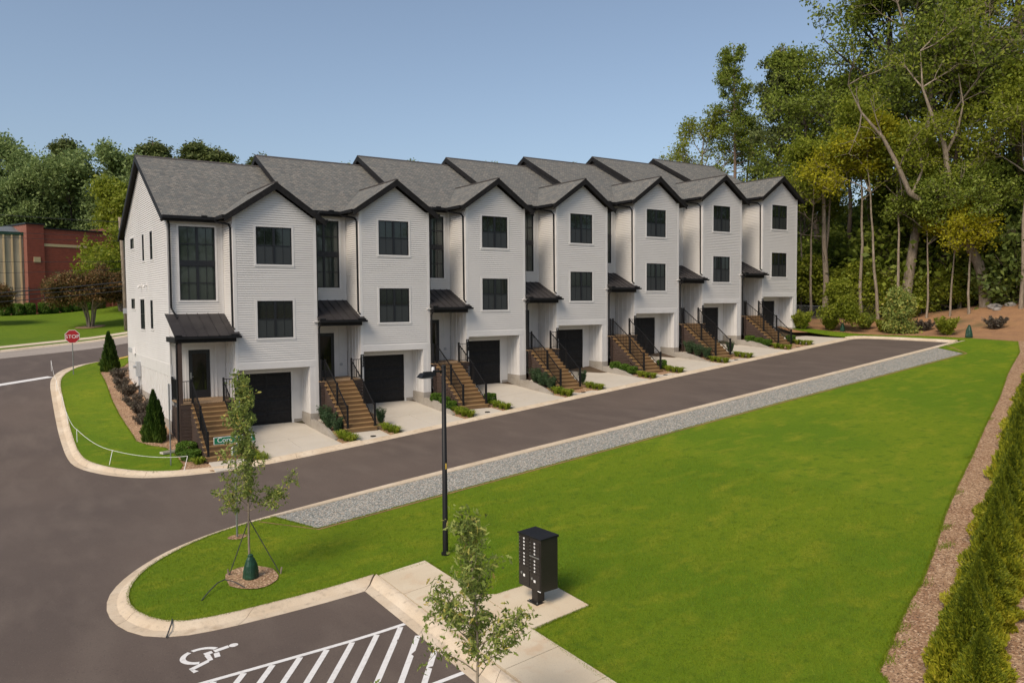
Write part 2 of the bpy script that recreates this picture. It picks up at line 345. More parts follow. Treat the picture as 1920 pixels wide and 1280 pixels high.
# ------------------------------------------------------------ roads, kerbs, lawns
asph = [(-30,-60),(.8,-60),(.8,-19.3),(1.0,-12),(42.9,-11.7),(43.35,-4.9),(8,-4.4),(2,-4.3),(-.5,-3.9),(-2.6,-2.9),(-3.8,-1.2),(-4.1,1),(-3.95,12),(-3.7,16),(-2.9,19),(-1.3,21.2),(1.2,22.6),(8,25.5),(20,31.5),(42,44),(42,56),(2.6,33.9),(-.1,32.8),(-3.2,31.2),(-6.2,29.2),(-30,16)]
sheet('street', asph, 0, 'asphalt', 1.0)
sheet('worn_road_edge', [(-30,11),(-6.28,25.5),(-3.3,26.9),(0,28.6),(2,29.6),(20,39.5),(42,51.5),(42,55.9),(2.6,33.8),(-.1,32.7),(-3.2,31.1),(-6.2,29.1),(-30,15.8)], .006, 'oldroad', 1.0)
def kerb(name, outer, inner, h=.11, seg=3.0, m='kerb'):
    """rolled kerb: paired outer (asphalt side) and inner (lawn side) lines, cut into poured sections"""
    root = empty(name, (0,0,0), kind='structure')
    n = 400
    def res(line):
        P = np.array(smoothpoly(line, 2, False)); d = np.r_[0, np.cumsum(np.hypot(*np.diff(P, axis=0).T))]
        t = np.linspace(0, d[-1], n); return np.stack([np.interp(t, d, P[:,0]), np.interp(t, d, P[:,1])], -1), d[-1]
    O, L = res(outer); I, _ = res(inner); ns = max(1, round(L/seg)); cuts = np.linspace(0, n-1, ns+1)
    for k in range(ns):
        a, b = cuts[k], cuts[k+1]; g = .006/L*(n-1)
        ts = np.linspace(a+g, b-g, 7); mb = MB(); rows = []
        for t in ts:
            i = int(min(t, n-2)); w = t-i; o = O[i]*(1-w)+O[i+1]*w; q = I[i]*(1-w)+I[i+1]*w; row = []
            for u, dz in ((0,-.06),(0,.008),(.45,.014),(.72,h*.8),(.85,h),(1,h+.005),(1,-.06)):
                p = o*(1-u)+q*u; row.append((p[0], p[1], float(G(p[0], p[1]))+dz))
            rows.append(row)
        for r1, r2_ in zip(rows, rows[1:]):
            for j in range(6): mb.quad(r1[j], r1[j+1], r2_[j+1], r2_[j])
        for r_ in (rows[0], rows[-1]): mb.quad(*r_)
        o_ = mb.build('kerb_section', M[m], root)
    return root
# corner by the end house
KLo = [(6.6,-4.75),(4.1,-4.68),(2.4,-4.55),(.43,-4.15),(-1.95,-3.5),(-3.06,-2.55),(-3.95,-1.35),(-4.4,-.1),(-4.45,3.3),(-4.35,7.3),(-4.22,11.4),(-4.1,14.7),(-3.85,17.0),(-3.26,19.2),(-2.52,20.45),(-1.41,21.5),(-.3,22.1),(1.3,22.9),(8,26.0),(20,32)]
KLi = [(6.6,-4.2),(4.1,-4.15),(2.45,-4.05),(.55,-3.7),(-1.65,-3.03),(-2.6,-2.2),(-3.45,-1.1),(-3.93,.1),(-3.97,3.2),(-3.85,7.1),(-3.74,11.2),(-3.6,14.5),(-3.3,16.7),(-2.77,18.4),(-2.1,19.75),(-1.2,20.9),(-.1,21.5),(1.5,22.3),(8.3,25.5),(20.3,31.4)]
kerb('kerb', KLo, KLi)
kerb('kerb', [(6.6,-4.75),(16.5,-4.78),(42.3,-4.78)], [(6.6,-4.2),(16.5,-4.24),(42.6,-4.22)], h=.045)
kerb('kerb', [(43.0,-11.2),(43.35,-5.2),(42.3,-4.78)], [(43.5,-11.4),(43.95,-4.7),(42.6,-4.22)])
KNo = [(43.0,-11.15),(22.3,-11.28),(7.1,-11.25),(1.6,-11.4),(.2,-11.55),(-1.17,-11.95),(-2.63,-12.8),(-3.5,-13.6),(-4.2,-14.5),(-4.68,-15.4),(-4.9,-16.3),(-4.9,-17.2),(-4.68,-18.05),(-4.3,-18.65),(-3.7,-19.0),(-2.8,-19.12),(-1.5,-19.1),(.45,-19.08)]
KNi = [(43.5,-11.85),(22.3,-12.0),(7.1,-12.0),(1.6,-12.0),(.35,-12.05),(-.9,-12.25),(-2.1,-12.9),(-3.0,-13.65),(-3.75,-14.5),(-4.2,-15.4),(-4.42,-16.3),(-4.42,-17.0),(-4.2,-17.75),(-3.8,-18.35),(-3.3,-18.53),(-2.6,-18.6),(-1.5,-18.56),(.95,-18.5)]
kerb('kerb', KNo, KNi)
kerb('kerb', [(.45,-19.08),(.45,-21.5),(.42,-24),(.42,-34),(.42,-42)], [(.98,-18.55),(.96,-21.5),(.93,-24),(.93,-34),(.93,-42)], h=.12)
kerb('kerb', [(42,55),(20,43.1),(2.6,33.8),(-.1,32.6),(-3.2,31.05),(-6.2,29.05),(-30,15.6)], [(42,55.8),(20,43.7),(2.55,34.25),(-.2,33.1),(-3.3,31.5),(-6.4,29.5),(-30,16.1)], seg=4)
# lawns
lawn_l = smoothpoly(KLi[4:17], 1, False)+[(.9,22.3),(8,25.2),(9,18.5),(.85,20.4),(.2,18.5),(-1.3,17.1),(-1.4,13.5),(-1.62,9.2),(-1.7,5.7),(-1.66,2.9),(-1.64,1.3),(-1.25,.55),(-.68,0),(-.5,-.9),(-.48,-1.9),(-.5,-2.7),(-.75,-3.3)]
LAWN = {}
LAWN['corner'] = lawn_l
sheet('corner_lawn', lawn_l, .10, 'lawn', .8)
isl = smoothpoly(KNi[4:], 1, False)
lawn_n = [(43.2,-11.75),(44.5,-4.0),(43.3,-3.9),(42.5,-4.05),(41.9,-.9),(44.3,-3.0),(45.0,-8.6),(44.5,-14.4),(40.6,-16.2),(34.6,-18.3),(28.9,-20.5),(23.6,-22.4),(20.1,-23.7),(16.6,-24.95),(14.2,-25.85),(11.9,-26.8),(10.1,-27.5),(8.8,-27.9),(7.3,-28.45),(6.1,-28.9),(3,-30.2),(2.2,-30.6),(2.22,-25.6),(2.3,-23.56),(3.85,-23.5),(3.87,-22.3),(3.9,-21.7),(2.64,-21.65),(2.3,-21.3),(2.33,-18.8)]
near_lawn = [(43.3,-12.3),(23,-14.0),(5,-14.1),(1.1,-14.1),(.0,-12.35)]
full = isl[:-1]+[(.98,-18.5),(1.0,-18.72),(2.35,-18.85)]+[(2.3,-21.3),(2.64,-21.65),(3.9,-21.7),(3.87,-23.5),(2.3,-23.56),(2.22,-25.6),(2.2,-34)]+[(2.7,-34),(6.1,-28.9)]+[(7.3,-28.45),(8.8,-27.9),(10.1,-27.5),(11.9,-26.8),(14.2,-25.85),(16.6,-24.95),(20.1,-23.7),(23.6,-22.4),(28.9,-20.5),(34.6,-18.3),(40.6,-16.2),(44.5,-14.4),(45.0,-8.6),(44.3,-3.0),(43.3,1.2),(42.45,1.2),(42.53,-4.12),(43.95,-4.65),(43.6,-11.65),(40.2,-11.95),(38.9,-14.1),(23.9,-14.0),(12,-14.05),(5,-14.1),(1.05,-14.15)]
LAWN['near'] = full
sheet('lawn', full, .10, 'lawn', .8)
sheet('gravel_strip', [(.35,-11.9),(1.6,-11.83),(7.1,-11.83),(22.3,-11.88),(43.4,-11.7),(41.2,-11.9),(38.95,-14.15),(23.9,-14.05),(12,-14.1),(5,-14.15),(1.05,-14.2),(-.15,-12.2)], .085, 'gravel', .8)
_ge = [(-.15,-12.2),(1.05,-14.2),(5,-14.15),(12,-14.1),(23.9,-14.05),(38.95,-14.15),(41.2,-11.9)]
sheet('soil_edging', _ge+[(x, y-.09) for x, y in _ge[::-1]], .107, 'needles', .8)
sheet('far_lawn', [(-30,18.5),(-6.2,31.9),(-1.5,34.7),(2.9,36.5),(20,46),(42,58.5),(42,90),(6.5,67.5),(1.9,64),(-3.1,62.3),(-6,61),(-30,50)], .1, 'lawnfar', 1.5)
sheet('verge', [(-30,16.2),(-6.3,29.6),(-3.2,31.6),(-.1,33.2),(2.6,34.35),(20,43.8),(42,55.8),(42,57),(2.8,35.2),(-1.55,33.4),(-6.2,30.8),(-30,17.4)], .1, 'lawnfar', 1.5)
sheet('far_sidewalk', [(-30,17.3),(-6.2,30.7),(-1.55,33.3),(2.8,35.1),(20,44.5),(42,57),(42,58.6),(2.9,36.6),(-1.5,34.75),(-6.2,32),(-30,18.6)], .115, 'walkcon', 1.5)
# mulch beds (rest on the terrain)
sheet('mulch_bed', [(-.5,-2.6),(-.48,-1.9),(-.5,-.9),(-.68,0),(-1.25,.55),(-1.64,1.3),(-1.66,2.9),(-1.7,5.7),(-1.62,9.2),(-1.4,13.5),(-1.3,17.1),(.2,18.5),(.85,20.4),(3,20),(3,14),(.1,14),(.1,1.6),(.5,1.6),(.5,-3.72),(.05,-3.6),(-.75,-3.3)], .085, 'mulch', .6)
sheet('mulch_strip', [(2.4,-34.5),(6.1,-28.75),(7.3,-28.3),(8.8,-27.8),(10.1,-27.35),(14.2,-25.7),(20.1,-23.5),(28.9,-20.35),(40.6,-16.05),(44.7,-14.3),(50,-17),(44,-19.5),(24,-27),(12,-31.5),(6,-36)], .09, 'mulch', .8)
sheet('pine_straw_bed', [(41.7,-.7),(44.3,-2.9),(45.1,-8.6),(44.6,-14.5),(50,-17),(62,-17),(63,-4),(55,-1.5),(49.5,1),(44,4),(42.9,4)], .07, 'needles', .9)
sheet('hedge_bed', [(-30,47),(-6,60.8),(-3.1,62.1),(1.9,63.8),(6.5,67.3),(16,74),(14,76),(-7,72),(-30,64)], .14, 'mulch', 1.5)
# concrete: parking sidewalk in slabs, mailbox pad
def slab(name, poly, off, m, parent, thick=.1, zf=None):
    zf = zf or G; mb = MB(); P = densify(poly, 1.2); top = [(x, y, float(zf(x, y))+off) for x, y in P]
    mb.quad(*top); bot = [(x, y, z-thick) for x, y, z in top]
    for i in range(len(P)): j = (i+1) % len(P); mb.quad(top[j], top[i], bot[i], bot[j])
    return mb.build(name, M[m], parent)
wk = empty('sidewalk', kind='structure')
ye = [-18.66,-20.1,-21.55,-23.0,-24.45,-25.9,-27.35,-28.8,-30.25,-31.7,-33.15,-34.6]
for a, b in zip(ye, ye[1:]): slab('slab', [(1.0,b+.008),(2.3,b+.008),(2.3,a-.008),(1.0,a-.008)], .125, 'walkcon', wk)
slab('slab', [(2.33,-23.5),(3.85,-23.48),(3.87,-22.3),(3.9,-21.72),(2.62,-21.62),(2.33,-21.4)], .125, 'walkcon', wk)

# painted lines
def stripe(name, pts, off=.006, m='paint', **k):
    return sheet(name, pts, off, m, .7, **k)
pk = empty('parking_marking', kind='structure')
def line(a, b, w, parent=None, name='stripe', m='paint'):
    a = Vector(a); b = Vector(b); n = (b-a).normalized(); n = Vector((-n.y, n.x))*w/2
    return sheet(name, [tuple(a-n), tuple(b-n), tuple(b+n), tuple(a+n)], .007, m, .6, parent=parent)
line((-5.3,-21.30), (.44,-21.28), .11, pk)
line((-5.3,-23.90), (.44,-23.86), .11, pk)
for k in range(10):
    x = .3-k*.56; x2 = x-1.86
    a = Vector((x, -21.36)); b = Vector((x2, -23.82))
    # slanting hatch from the upper line toward the lower left
    line(a, b, .12, pk)
line((.42,-21.95), (-.98,-23.82), .12, pk); line((.42,-22.72), (-.42,-23.82), .12, pk)
line((-6.75,15.55), (-3.9,17.25), .55, name='stop_line')['kind'] = 'structure'
sheet('yellow_kerb_paint', [(.14,21.64),(1.2,22.35),(1.35,22.1),(.3,21.3)], .125, 'yellow', .5)
# access symbol
isa = MB(); isa_o = (-3.98, -19.74); 
def ip(u, v): x = isa_o[0]+v*1.12; y = isa_o[1]-u*.98; return (x, y, float(G(x, y))+.008)
def ipoly(p): isa.quad(*[ip(*q) for q in p])
for j in range(22):
    a0 = math.radians(118+j*10.2); a1 = math.radians(118+(j+1)*10.2)
    if j in (8,): continue
    c_ = (.40,.36)
    ipoly([(c_[0]+r_*math.cos(a), c_[1]+r_*math.sin(a)) for r_, a in ((.37,a0),(.37,a1),(.27,a1),(.27,a0))])
isa.quad(*[ip(.30+.085*math.cos(a*PI/8), .95+.085*math.sin(a*PI/8)) for a in range(16)])
ipoly([(.24,.86),(.36,.86),(.42,.60),(.30,.58)]); ipoly([(.30,.55),(.42,.56),(.45,.42),(.33,.40)])
ipoly([(.45,.66),(.66,.64),(.66,.54),(.45,.56)]); ipoly([(.44,.50),(.72,.50),(.74,.42),(.44,.40)])
ipoly([(.66,.42),(.78,.42),(.96,.10),(.85,.06)]); ipoly([(.85,.06),(.93,.13),(1.05,.19),(1.08,.10)])
isa.build('wheelchair_symbol', M['paint'], pk)
# small wear: dark hose over the kerb
hb = MB().tube([(x, y, float(G(x, y))+z) for x, y, z in ((-1.95,-17.35,.13),(-2.1,-17.05,.20),(-2.3,-16.85,.25),(-2.5,-16.95,.24),(-2.75,-17.2,.18),(-3.0,-17.5,.11))], .014, 6)
props(hb.build('irrigation_hose', M['hose']), 'thin dark irrigation hose looping out of the mulch ring', 'hose')
hb2 = MB().tube([(x, y, float(G(x, y))+z) for x, y, z in ((-3.78,-18.25,.13),(-3.85,-18.5,.13),(-3.95,-18.72,.06),(-4.02,-18.88,.025))], .016, 6)
props(hb2.build('irrigation_hose', M['hose']), 'short dark hose end lying over the kerb below the island', 'hose')

# ------------------------------------------------------------ townhouses
W = 6.1; S = [0, .602, 1.162, 1.63, 2.25, 2.85, 3.273]
R0, B1 = 2.42, 6.27; DP = 1.78; AL = 1.2
ZE = 9.36; ZR = 13.06; YF, YB = 1.42, 15.2; YM = (YF+YB)/2; SL = (ZR-ZE)/(YM-YF)
DX, DZ = 4.35, 10.96; DH = 2.3
def siding(mb, O, U, N, z0, z1, ufun, holes=(), ex=.107, t=.027):
    O = Vector(O); U = Vector(U); N = Vector(N)
    lv = set(np.round(np.arange(z0, z1, ex), 4)); kz = sorted(lv); lv.add(z1)
    for k in kz: 
        if k+ex-.012 < z1: lv.add(round(k+ex-.012, 4))
    for h in holes: lv.add(h[2]); lv.add(h[3])
    lv = sorted(z for z in lv if z0-1e-6 <= z <= z1+1e-6)
    def off(z, zk): return t*(1-(z-zk)/ex)
    for a, b in zip(lv, lv[1:]):
        if b-a < 1e-4: continue
        zk = max([k for k in kz if k <= a+1e-5]); (a0, a1), (b0, b1) = ufun(a), ufun(b)
        zm = (a+b)/2; spans = [(a0, a1, b0, b1)]
        for h in holes:
            if h[2] < zm < h[3]:
                ns = []
                for s in spans:
                    if h[1] <= s[0] or h[0] >= s[1]: ns.append(s); continue
                    if s[0] < h[0] < s[1]: ns.append((s[0], h[0], s[2], h[0]))
                    if s[0] < h[1] < s[1]: ns.append((h[1], s[1], h[1], s[3]))
                spans = ns
        P = lambda u, z, o: O+U*u+Vector((0,0,z))+N*o
        for s in spans:
            oa, ob = (off(a, zk), off(b, zk)) if zm-zk < ex-.012 else (-.014, -.014)
            mb.quad(P(s[0],a,oa), P(s[1],a,oa), P(s[3],b,ob), P(s[2],b,ob))
            if abs(a-zk) < 1e-4: mb.quad(P(s[0],a,-.014), P(s[1],a,-.014), P(s[1],a,oa), P(s[0],a,oa))
def cm(key, name, mats, parent, fn, smooth=False, label=None):
    """mesh built once, shared by all houses"""
    def mk():
        mb = MB(); fn(mb); return mb.mesh(name, mats, smooth)
    o = link(name, cached(key, mk), parent)
    if label: o['label'] = label
    return o
def window(parent, x0, z0, w, h, y=0., key='w', case=.10, glassk='glass', screen=True, cz=None):
    """two hung sashes side by side set into the wall facing -Y"""
    def fr(mb):
        d0, d1 = y-.012, y+.09
        mb.box(x0,x0+w,d0,d1,z0,z0+.045); mb.box(x0,x0+w,d0,d1,z0+h-.045,z0+h)
        mb.box(x0,x0+.045,d0+.001,d1,z0+.045,z0+h-.045); mb.box(x0+w-.045,x0+w,d0+.001,d1,z0+.045,z0+h-.045)
        mb.box(x0+w/2-.055,x0+w/2+.055,d0+.002,d1,z0+.045,z0+h-.045)
    f = cm(key+'f', 'window', M['frame'], parent, fr)
    def cs(mb, z0=z0, h=h):
        if cz: z0, h = cz[0], cz[1]-cz[0]
        a, b = y-.032, y+.0
        mb.box(x0-case,x0+w+case,a,b,z0+h,z0+h+case); mb.box(x0-case,x0+w+case,a-.012,b,z0-case,z0)
        mb.box(x0-case,x0,a+.002,b,z0,z0+h); mb.box(x0+w,x0+w+case,a+.002,b,z0,z0+h)
    if cz != 0: cm(key+'c', 'casing', M['trim'], parent, cs)
    hw = w/2
    for s in (0, 1):
        xa = x0+(.045 if s == 0 else hw+.055); xb = x0+(hw-.055 if s == 0 else w-.045)
        zm = z0+h*.5
        piece('pane', f, glassk, xa, xb, y+.035, y+.045, zm, z0+h-.045)
        piece('pane', f, 'screen' if screen else glassk, xa, xb, y+.020 if screen else y+.036, y+.030 if screen else y+.046, z0+.045, zm)
        piece('sash_rail', f, 'frame', xa, xb, y+.0, y+.05, zm-.022, zm+.022)
        piece('muntin', f, 'frame', (xa+xb)/2-.009, (xa+xb)/2+.009, y+.008, y+.04, z0+.045, z0+h-.045)
    return f
def text_mesh(ch):
    def mk():
        c = D.curves.new('t', 'FONT'); c.body = ch; c.size = 1; c.align_x = 'CENTER'; c.extrude = .01
        o = D.objects.new('t', c); col.objects.link(o); bpy.context.view_layer.update()
        me = D.meshes.new_from_object(o.evaluated_get(bpy.context.evaluated_depsgraph_get())); D.objects.remove(o); D.curves.remove(c)
        me.materials.clear(); return me
    return cached(('txt', ch), mk)
def text(name, ch, parent, m, loc, size, rot=(PI/2,0,0), sx=1.):
    me = cached(('txtm', ch, m), lambda: (lambda q: (q.materials.append(M[m]), q)[1])(text_mesh(ch).copy()))
    o = link(name, me, parent, loc); o.rotation_euler = rot; o.scale = (size*sx, size, size); return o
def roofquad(mb, pts, eu, ev, o=(0,0,0)):
    eu = Vector(eu).normalized(); ev = Vector(ev).normalized()
    mb.quad(*pts, uv=[((Vector(p)).dot(eu), (Vector(p)).dot(ev)) for p in pts])
NAMES = ['leftmost end townhouse of the row with its long windowed gable side in view, number 1501',
 'second townhouse from the left in the white row, number plate 1503, between 1501 and 1505',
 'third townhouse from the left in the white row, number plate 1505',
 'middle townhouse of the white row of seven, number plate 1507',
 'fifth townhouse from the left in the white row, number plate 1509',
 'sixth townhouse from the left in the white row, number plate 1511',
 'rightmost end townhouse of the white row beside the woods, number plate 1513']
SY0, SY1, NR = -.32, -3.05, 12; SX0, SX1 = .40, 1.86; LZ, BZ = 1.0, -1.12
def house(i):
    x0 = i*W; s = S[i]; last = i == 6; first = i == 0
    H = empty('townhouse', (x0, 0, s), label=NAMES[i], cat='townhouse', group='white townhouses in a row')
    wins = [(R0+1.0144, 7.178, 1.669, 1.722), (R0+1.0144, 3.771, 1.669, 1.722)]
    holes = [(w[0], w[0]+w[2], w[1], w[1]+w[3]) for w in wins]
    sl = (10.62-9.32)/((B1-R0)/2)
    def uf(z): k = max(0, (z-9.32)/sl); return (R0+.02+k, B1-.02-k)
    cm('bay', 'bay_wall', M['siding'], H, lambda m: siding(m, (0,0,0), (1,0,0), (0,-1,0), 2.62, 10.6, uf, holes))
    # recess back wall with the tall window
    tw = (.45, 5.54, 1.59, 3.39); lx = -.03 if first else .17
    cm('rec%d' % first, 'recess_wall', M['siding'], H, lambda m: siding(m, (0,DP,0), (1,0,0), (0,-1,0), 4.70, 9.42, lambda z: (lx, R0), [(tw[0], tw[0]+tw[2], tw[1], tw[1]+tw[3])]))
    cm('rside', 'bay_side_wall', M['siding'], H, lambda m: siding(m, (R0,0,0), (0,1,0), (-1,0,0), 2.62, 9.35, lambda z: (0, DP)))
    cm('rsideR', 'bay_right_wall', M['siding'], H, lambda m: siding(m, (B1,DP if not last else 15,0), (0,-1,0), (1,0,0), .08, 9.35, lambda z: (0, DP if not last else 15)))
    def trims(m):
        for xa, xb in ((R0-.022,R0+.12),(B1-.12,B1+.022)): m.box(xa,xb,-.024,.0,2.36,9.42)
        m.box(R0-.024,R0,0,.12,2.36,9.40); m.box(B1,B1+.024,0,.12,.05,9.40)
        m.box(R0-.026,B1+.026,-.028,.14,2.33,2.62)               # band over the garage
        m.box(R0-.026,R0+.12,-.026,.12,-.55,2.33)                # left column
        m.box(B1-.40,B1+.026,-.020,AL,.06,2.33)                 # right pier
        m.box(B1-.16,B1+.028,-.030,.0,.06,2.33)
        m.box(R0-.12,R0-.024,DP-.03,DP,4.9,9.4)
        m.box(R0+.12,B1-.40,.14,AL,2.37,2.45)                   # carport soffit
    cm('trims', 'trim_board', M['trim'], H, trims)
    # porch walls (smooth panels), battens as pieces
    def pw(m):
        m.box(lx,R0-.026,DP,DP+.1,-.9,4.2); m.box(R0-.012,R0+.10,.12,DP,-.9,2.36); m.box(R0-.012,R0+.05,.0,DP,2.36,4.2)
        m.box(lx if first else -.0,R0+.03,-.1,DP,3.84,3.90)       # porch ceiling
    cm('pw%d' % first, 'porch_wall', M['trim'], H, pw)
    for k in range(4): y = .25+k*.4; piece('batten', H, 'trim', R0-.038, R0-.012, y, y+.045, 1.0, 3.84)
    for xb in (.30, 1.95): piece('batten', H, 'trim', xb, xb+.05, DP-.025, DP, 1.0, 3.84)
    piece('door_casing', H, 'trim', .60, .74, DP-.03, DP, 1.0, 3.24); piece('door_casing', H, 'trim', 1.68, 1.82, DP-.03, DP, 1.0, 3.24); piece('door_casing', H, 'trim', .56, 1.86, DP-.035, DP, 3.24, 3.38)
    # front door
    def dr(m):
        a, b = DP-.045, DP
        m.box(.74,.90,a,b,1.0,3.24); m.box(1.52,1.68,a,b,1.0,3.24); m.box(.90,1.52,a,b,3.06,3.24); m.box(.90,1.52,a,b,1.0,1.36)
    fd = cm('door', 'front_door', M['frame'], H, dr)
    piece('pane', fd, 'glassd', .90, 1.52, DP-.03, DP-.01, 1.36, 3.06)
    def hd(m): m.tube([(.82,DP-.05,2.0),(.82,DP-.09,2.0),(.93,DP-.09,2.0)], .014, 6); m.box(.79,.85,DP-.056,DP-.045,1.9,2.2)
    cm('dh', 'handle', M['galv'], fd, hd)
    if not first:
        cm('vent', 'wall_vent', M['grey'], H, lambda m: m.tube([(2.05,DP,1.62),(2.05,DP-.06,1.62)], .08, 12), label='round grey wall vent')
    # garage alcove
    def alc(m):
        m.box(R0+.10,2.86,AL,AL+.1,-1,2.45); m.box(5.34,B1-.40,AL,AL+.1,-1,2.45); m.box(2.86,5.34,AL,AL+.1,2.03,2.45)
        m.box(2.78,2.86,AL-.03,AL,-.9,2.10); m.box(5.34,5.44,AL-.03,AL,-.9,2.10); m.box(2.78,5.44,AL-.034,AL,2.03,2.13)
        m.box(R0+.10,5.84,AL-.02,AL,2.25,2.29)
    cm('alc', 'garage_wall', M['trim'], H, alc)
    for k in range(4): xx = 2.95+k*.62; piece('batten', H, 'trim', xx, xx+.04, AL-.018, AL, 2.13, 2.37)
    for k in range(4): y = .18+k*.30; piece('batten', H, 'trim', B1-.426, B1-.40, y, y+.045, .06, 2.33)
    def gd(m): m.box(2.86,5.34,AL+.03,AL+.06,-.47,2.03)
    g = cm('gd', 'garage_door', M['black'], H, gd)
    for r in range(4):
        za = -.44+r*.615
        piece('section_rail', g, 'black', 2.87, 5.33, AL+.018, AL+.032, za-.02, za+.0)
        for c in range(2):
            xa = 2.93+c*1.22
            def pn(m, xa=xa, za=za):
                lo = [(xa,AL+.03,za+.06),(xa+1.12,AL+.03,za+.06),(xa+1.12,AL+.03,za+.54),(xa,AL+.03,za+.54)]
                hi = [(xa+.05,AL+.012,za+.11),(xa+1.07,AL+.012,za+.11),(xa+1.07,AL+.012,za+.49),(xa+.05,AL+.012,za+.49)]
                m.hexa(lo, hi)
            cm('gp%d%d' % (r, c), 'door_panel', M['black'], g, pn)
    # foundation
    def fn(m):
        m.box(B1-.42,B1+.03,-.035,AL-.001,-1.4,.058); m.box(R0-.04,R0+.13,-.04,.3,-1.4,-.55); m.box(lx-.01,R0,DP-.005,DP+.2,-2,-.1); m.box(5.34,B1-.41,AL-.015,AL+.1,-1.4,-.30)
        m.box(R0+.13,B1-.42,AL+.06,AL+.3,-1.4,-.47)
    cm('fnd%d' % first, 'foundation', M['found'], H, fn)
    # windows
    window(H, wins[0][0], wins[0][1], wins[0][2], wins[0][3], key='w1'); window(H, wins[1][0], wins[1][1], wins[1][2], wins[1][3], key='w2')
    window(H, tw[0], 7.33, tw[2], 1.60, DP, key='t1', case=.09, glassk='glassi', screen=False, cz=(5.54, 8.93)); window(H, tw[0], 5.54, tw[2], 1.60, DP, key='t2', case=.09, glassk='glassi', screen=False, cz=0)
    piece('mullion', H, 'frame', tw[0]+.002, tw[0]+tw[2]-.002, DP-.03, DP+.09, 7.142, 7.328)
    # roofs
    rl = -.30 if first else -.22; rr = W if not last else W+.45
    def mr(m):
        roofquad(m, [(rl,YF,ZE),(rr,YF,ZE),(rr,YM,ZR),(rl,YM,ZR)], (1,0,0), (0,1,SL))
        roofquad(m, [(rr,YB,ZE),(rl,YB,ZE),(rl,YM,ZR),(rr,YM,ZR)], (-1,0,0), (0,-1,SL))
    cm(('mr', rl, rr), 'main_roof', M['shingle'], H, mr)
    cm(('rc', rl, rr), 'ridge_cap', M['soffit'], H, lambda m: m.hexa([(rl,YM-.14,ZR-.06),(rr,YM-.14,ZR-.06),(rr,YM+.14,ZR-.06),(rl,YM+.14,ZR-.06)], [(rl,YM-.02,ZR+.035),(rr,YM-.02,ZR+.035),(rr,YM+.02,ZR+.035),(rl,YM+.02,ZR+.035)]))
    def ff(m):
        th = .28
        def rake(xa, xb, bot, top=.004):
            for ya, yb in ((YF, YM), (YB, YM)):
                lo = [(xa,ya,ZE-bot),(xb,ya,ZE-bot),(xb,yb,ZR-bot),(xa,yb,ZR-bot)]; hi = [(xa,ya,ZE-top),(xb,ya,ZE-top),(xb,yb,ZR-top),(xa,yb,ZR-top)]
                m.hexa(lo, hi)
        rake(rl-.02, rl+.03, th+.02)
        rake(rl+.03, rr, .14, .012)
        if last: rake(rr, rr+.03, th)
        m.box(rl-.02,2.06,YF-.03,YF,ZE-.24,ZE-.01); m.box(rl-.02,rr,YB,YB+.03,ZE-.2,ZE-.01)
        m.box(rl,2.2,YF,DP+.1,ZE-.22,ZE-.18)
        # dormer rakes
        for sgn in (-1, 1):
            P = lambda t, y, z: (DX+sgn*t, y, z)
            lo = [P(0,-.34,DZ-.34),P(DH+.06,-.34,DZ-1.6-.04-.30),P(DH+.06,-.30,DZ-1.64-.30),P(0,-.30,DZ-.34)]
            hi = [P(0,-.34,DZ-.01),P(DH+.06,-.34,DZ-1.64-.01),P(DH+.06,-.30,DZ-1.64-.01),P(0,-.30,DZ-.01)]
            m.hexa(lo, hi)
            lo = [P(0,-.30,DZ-.22),P(DH,-.30,DZ-1.6-.20),P(DH,YF+.4,DZ-1.6-.20),P(0,YF+.4,DZ-.22)]
            hi = [P(0,-.30,DZ-.012),P(DH,-.30,DZ-1.6-.012),P(DH,YF+.4,DZ-1.6-.012),P(0,YF+.4,DZ-.012)]
            m.hexa(lo, hi)
    cm(('ff', rl, rr), 'fascia', M['fascia'], H, ff)
    yr = YF+(DZ-ZE)/SL
    def drf(m):
        roofquad(m, [(DX-DH,-.33,DZ-1.6),(DX,-.33,DZ),(DX,yr+.03,DZ),(DX-DH,YF+.02,DZ-1.6)], (0,1,0), (1,0,.7))
        roofquad(m, [(DX,-.33,DZ),(DX+DH,-.33,DZ-1.6),(DX+DH,YF+.02,DZ-1.6),(DX,yr+.03,DZ)], (0,-1,0), (-1,0,.7))
    cm('dr', 'dormer_roof', M['shingle'], H, drf)
    cm('drc', 'ridge_cap', M['soffit'], H, lambda m: m.box(DX-.09,DX+.09,-.32,yr-.1,DZ-.04,DZ+.02))
    # gable infill between neighbouring roofs, end gables
    def party(m):
        x = 0.0 if not first else -.03
        m.quad((x+.02,DP,ZE-.1),(x+.02,YB-.3,ZE-.1),(x+.02,YM,ZR-.1)); 
    if not first: cm('party', 'gable_infill', M['soffit'], H, party)
    # gutters and downspouts
    def gut(m):
        m.box(rl,2.02,YF-.15,YF-.02,ZE-.14,ZE+.0)
    cm(('gut', rl), 'gutter', M['black'], H, gut)
    piece('gutter', H, 'black', DX-DH-.14, DX-DH-.02, -.2, YF-.02, DZ-1.6-.15, DZ-1.6-.01)
    piece('gutter', H, 'black', DX+DH+.02, DX+DH+.14, -.34, .9, DZ-1.6-.15, DZ-1.6-.01)
    piece('gutter_strap', H, 'black', 1.38, 1.62, YF-.17, YF-.02, ZE+.0, ZE+.05)
    dn = lambda key, pts: cm(key, 'downspout', M['black'], H, lambda m: m.tube(pts, .045, 6))
    dn('ds1', [(1.95,1.3,9.22),(2.0,1.05,9.12),(2.32,.35,8.98),(2.345,.16,8.8),(2.345,.12,4.35),(2.40,-.02,4.2)])
